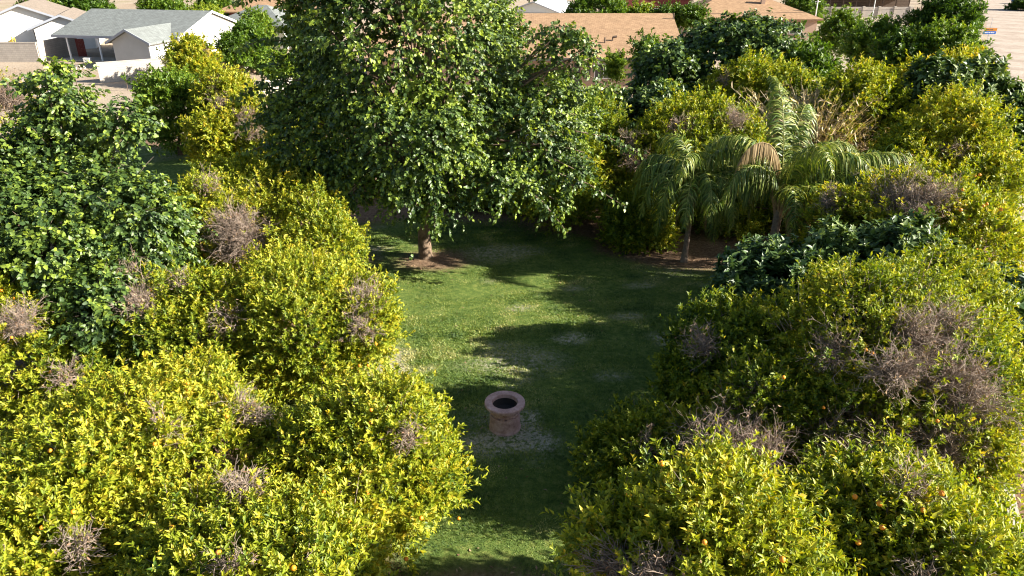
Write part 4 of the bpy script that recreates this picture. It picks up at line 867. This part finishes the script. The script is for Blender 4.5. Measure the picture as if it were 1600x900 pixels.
# street sign
Ys = 74; g = at(1547, 48, Ys); root = empty('street_sign', (g[0], Ys, 0), 'orange over blue street name sign on a thin pole beside the dirt road', 'street sign')
zt = at(1547, 44, Ys)[2]; mb = MB(); mb.tube([(0, .06, -.1), (0, .06, zt + .9)], [.025, .022], 8); mb.build('pole', M['metal'], root)
hw = .6; hs = .27
mb = MB(); mb.box(-hw + .04, hw + .04, -.012, .012, zt - hs + .01, zt); s1 = mb.build('orange_blade', M['signo'], root)
mb = MB(); mb.box(-hw, hw, -.012, .012, zt - 2 * hs, zt - hs - .01); s2 = mb.build('blue_blade', M['signb'], root)
for s, z, mt_, ln in ((s1, zt - hs / 2, 'trim_d', [.12, .2, .09, .16]), (s2, zt - hs * 1.5, 'trim_w', [.2, .09, .15, .18, .1])):
    mb = MB(); x = -hw + .12
    for l in ln: mb.box(x, x + l, -.017, -.0125, z - .045, z + .045); x += l + .05
    mb.build('lettering', M[mt_], s)
g = G(1541, 100); mb = MB(); mb.box(-.3, .3, -.2, .2, 0, .75); mb.box(-.33, .33, -.23, .23, .75, .82)
tag(mb.build('utility_box', M['trim_b'], None, (g[0], g[1], .0)), 'small blue-grey utility box at the road edge below the street sign', 'utility box')
# low concrete edging at the lower right
a, b = G(1562, 735), G(1598, 905); d = b - a; rz = math.atan2(d[1], d[0]); Ln = np.linalg.norm(d)
root = empty('garden_wall', (a[0], a[1], 0), 'low concrete edging strip along the orchard at the lower right', 'wall', rz=rz)
mb = MB(); mb.box(-4, Ln + 1.5, -.11, .11, -.1, .22); mb.build('coping', M['concrete'], root)
g = G(1590, 832, .22)
mb = MB(); mb.slab([(-.28, -.13, .13), (.02, -.16, .15), (.30, -.1, .12), (.26, .12, .13), (-.05, .17, .14), (-.3, .1, .11)], .13)
tag(mb.build('broken_block', M['concrete'], None, (g[0], g[1], .22)), 'broken piece of concrete block lying on the edging strip', 'concrete block')
# pickup / parked truck at the far top right
g = G(1602, 6); root = empty('parked_truck', (g[0], g[1], 0), 'blue truck at the top right corner beside the road', 'truck')
mb = MB(); mb.prism_y([(-2.6, .5), (2.6, .5), (2.6, 1.1), (1.3, 1.2), (.8, 1.85), (-.6, 1.85), (-.7, 1.2), (-2.6, 1.2)], -.95, .95); mb.build('body', M['signb'], root)
mb = MB(); mb.prism_y([(1.05, 1.25), (.72, 1.75), (-.5, 1.75), (-.55, 1.25)], -.97, .97); mb.build('window', M['glass'], root)
for x in (-1.6, 1.7):
    for y in (-.9, .7): mb = MB(); mb.tube([(x, y, .4), (x, y + .2, .4)], [.4, .4], 16); mb.build('wheel', M['rubber'], root)
print('leaf verts', count)

# overhead wire behind the long tan roof
a, b = at(640, 15, 84), at(1420, 14, 96); mb = MB(); pts = [a * (1 - t) + b * t - np.array([0, 0, 4 * .5 * t * (1 - t)]) - a for t in np.linspace(0, 1, 17)]
mb.tube(pts, [.022] * 17, 5)
tag(mb.build('overhead_wire', M['rubber'], None, tuple(a)), 'thin overhead wire crossing behind the ridge of the long tan roof', 'wire')
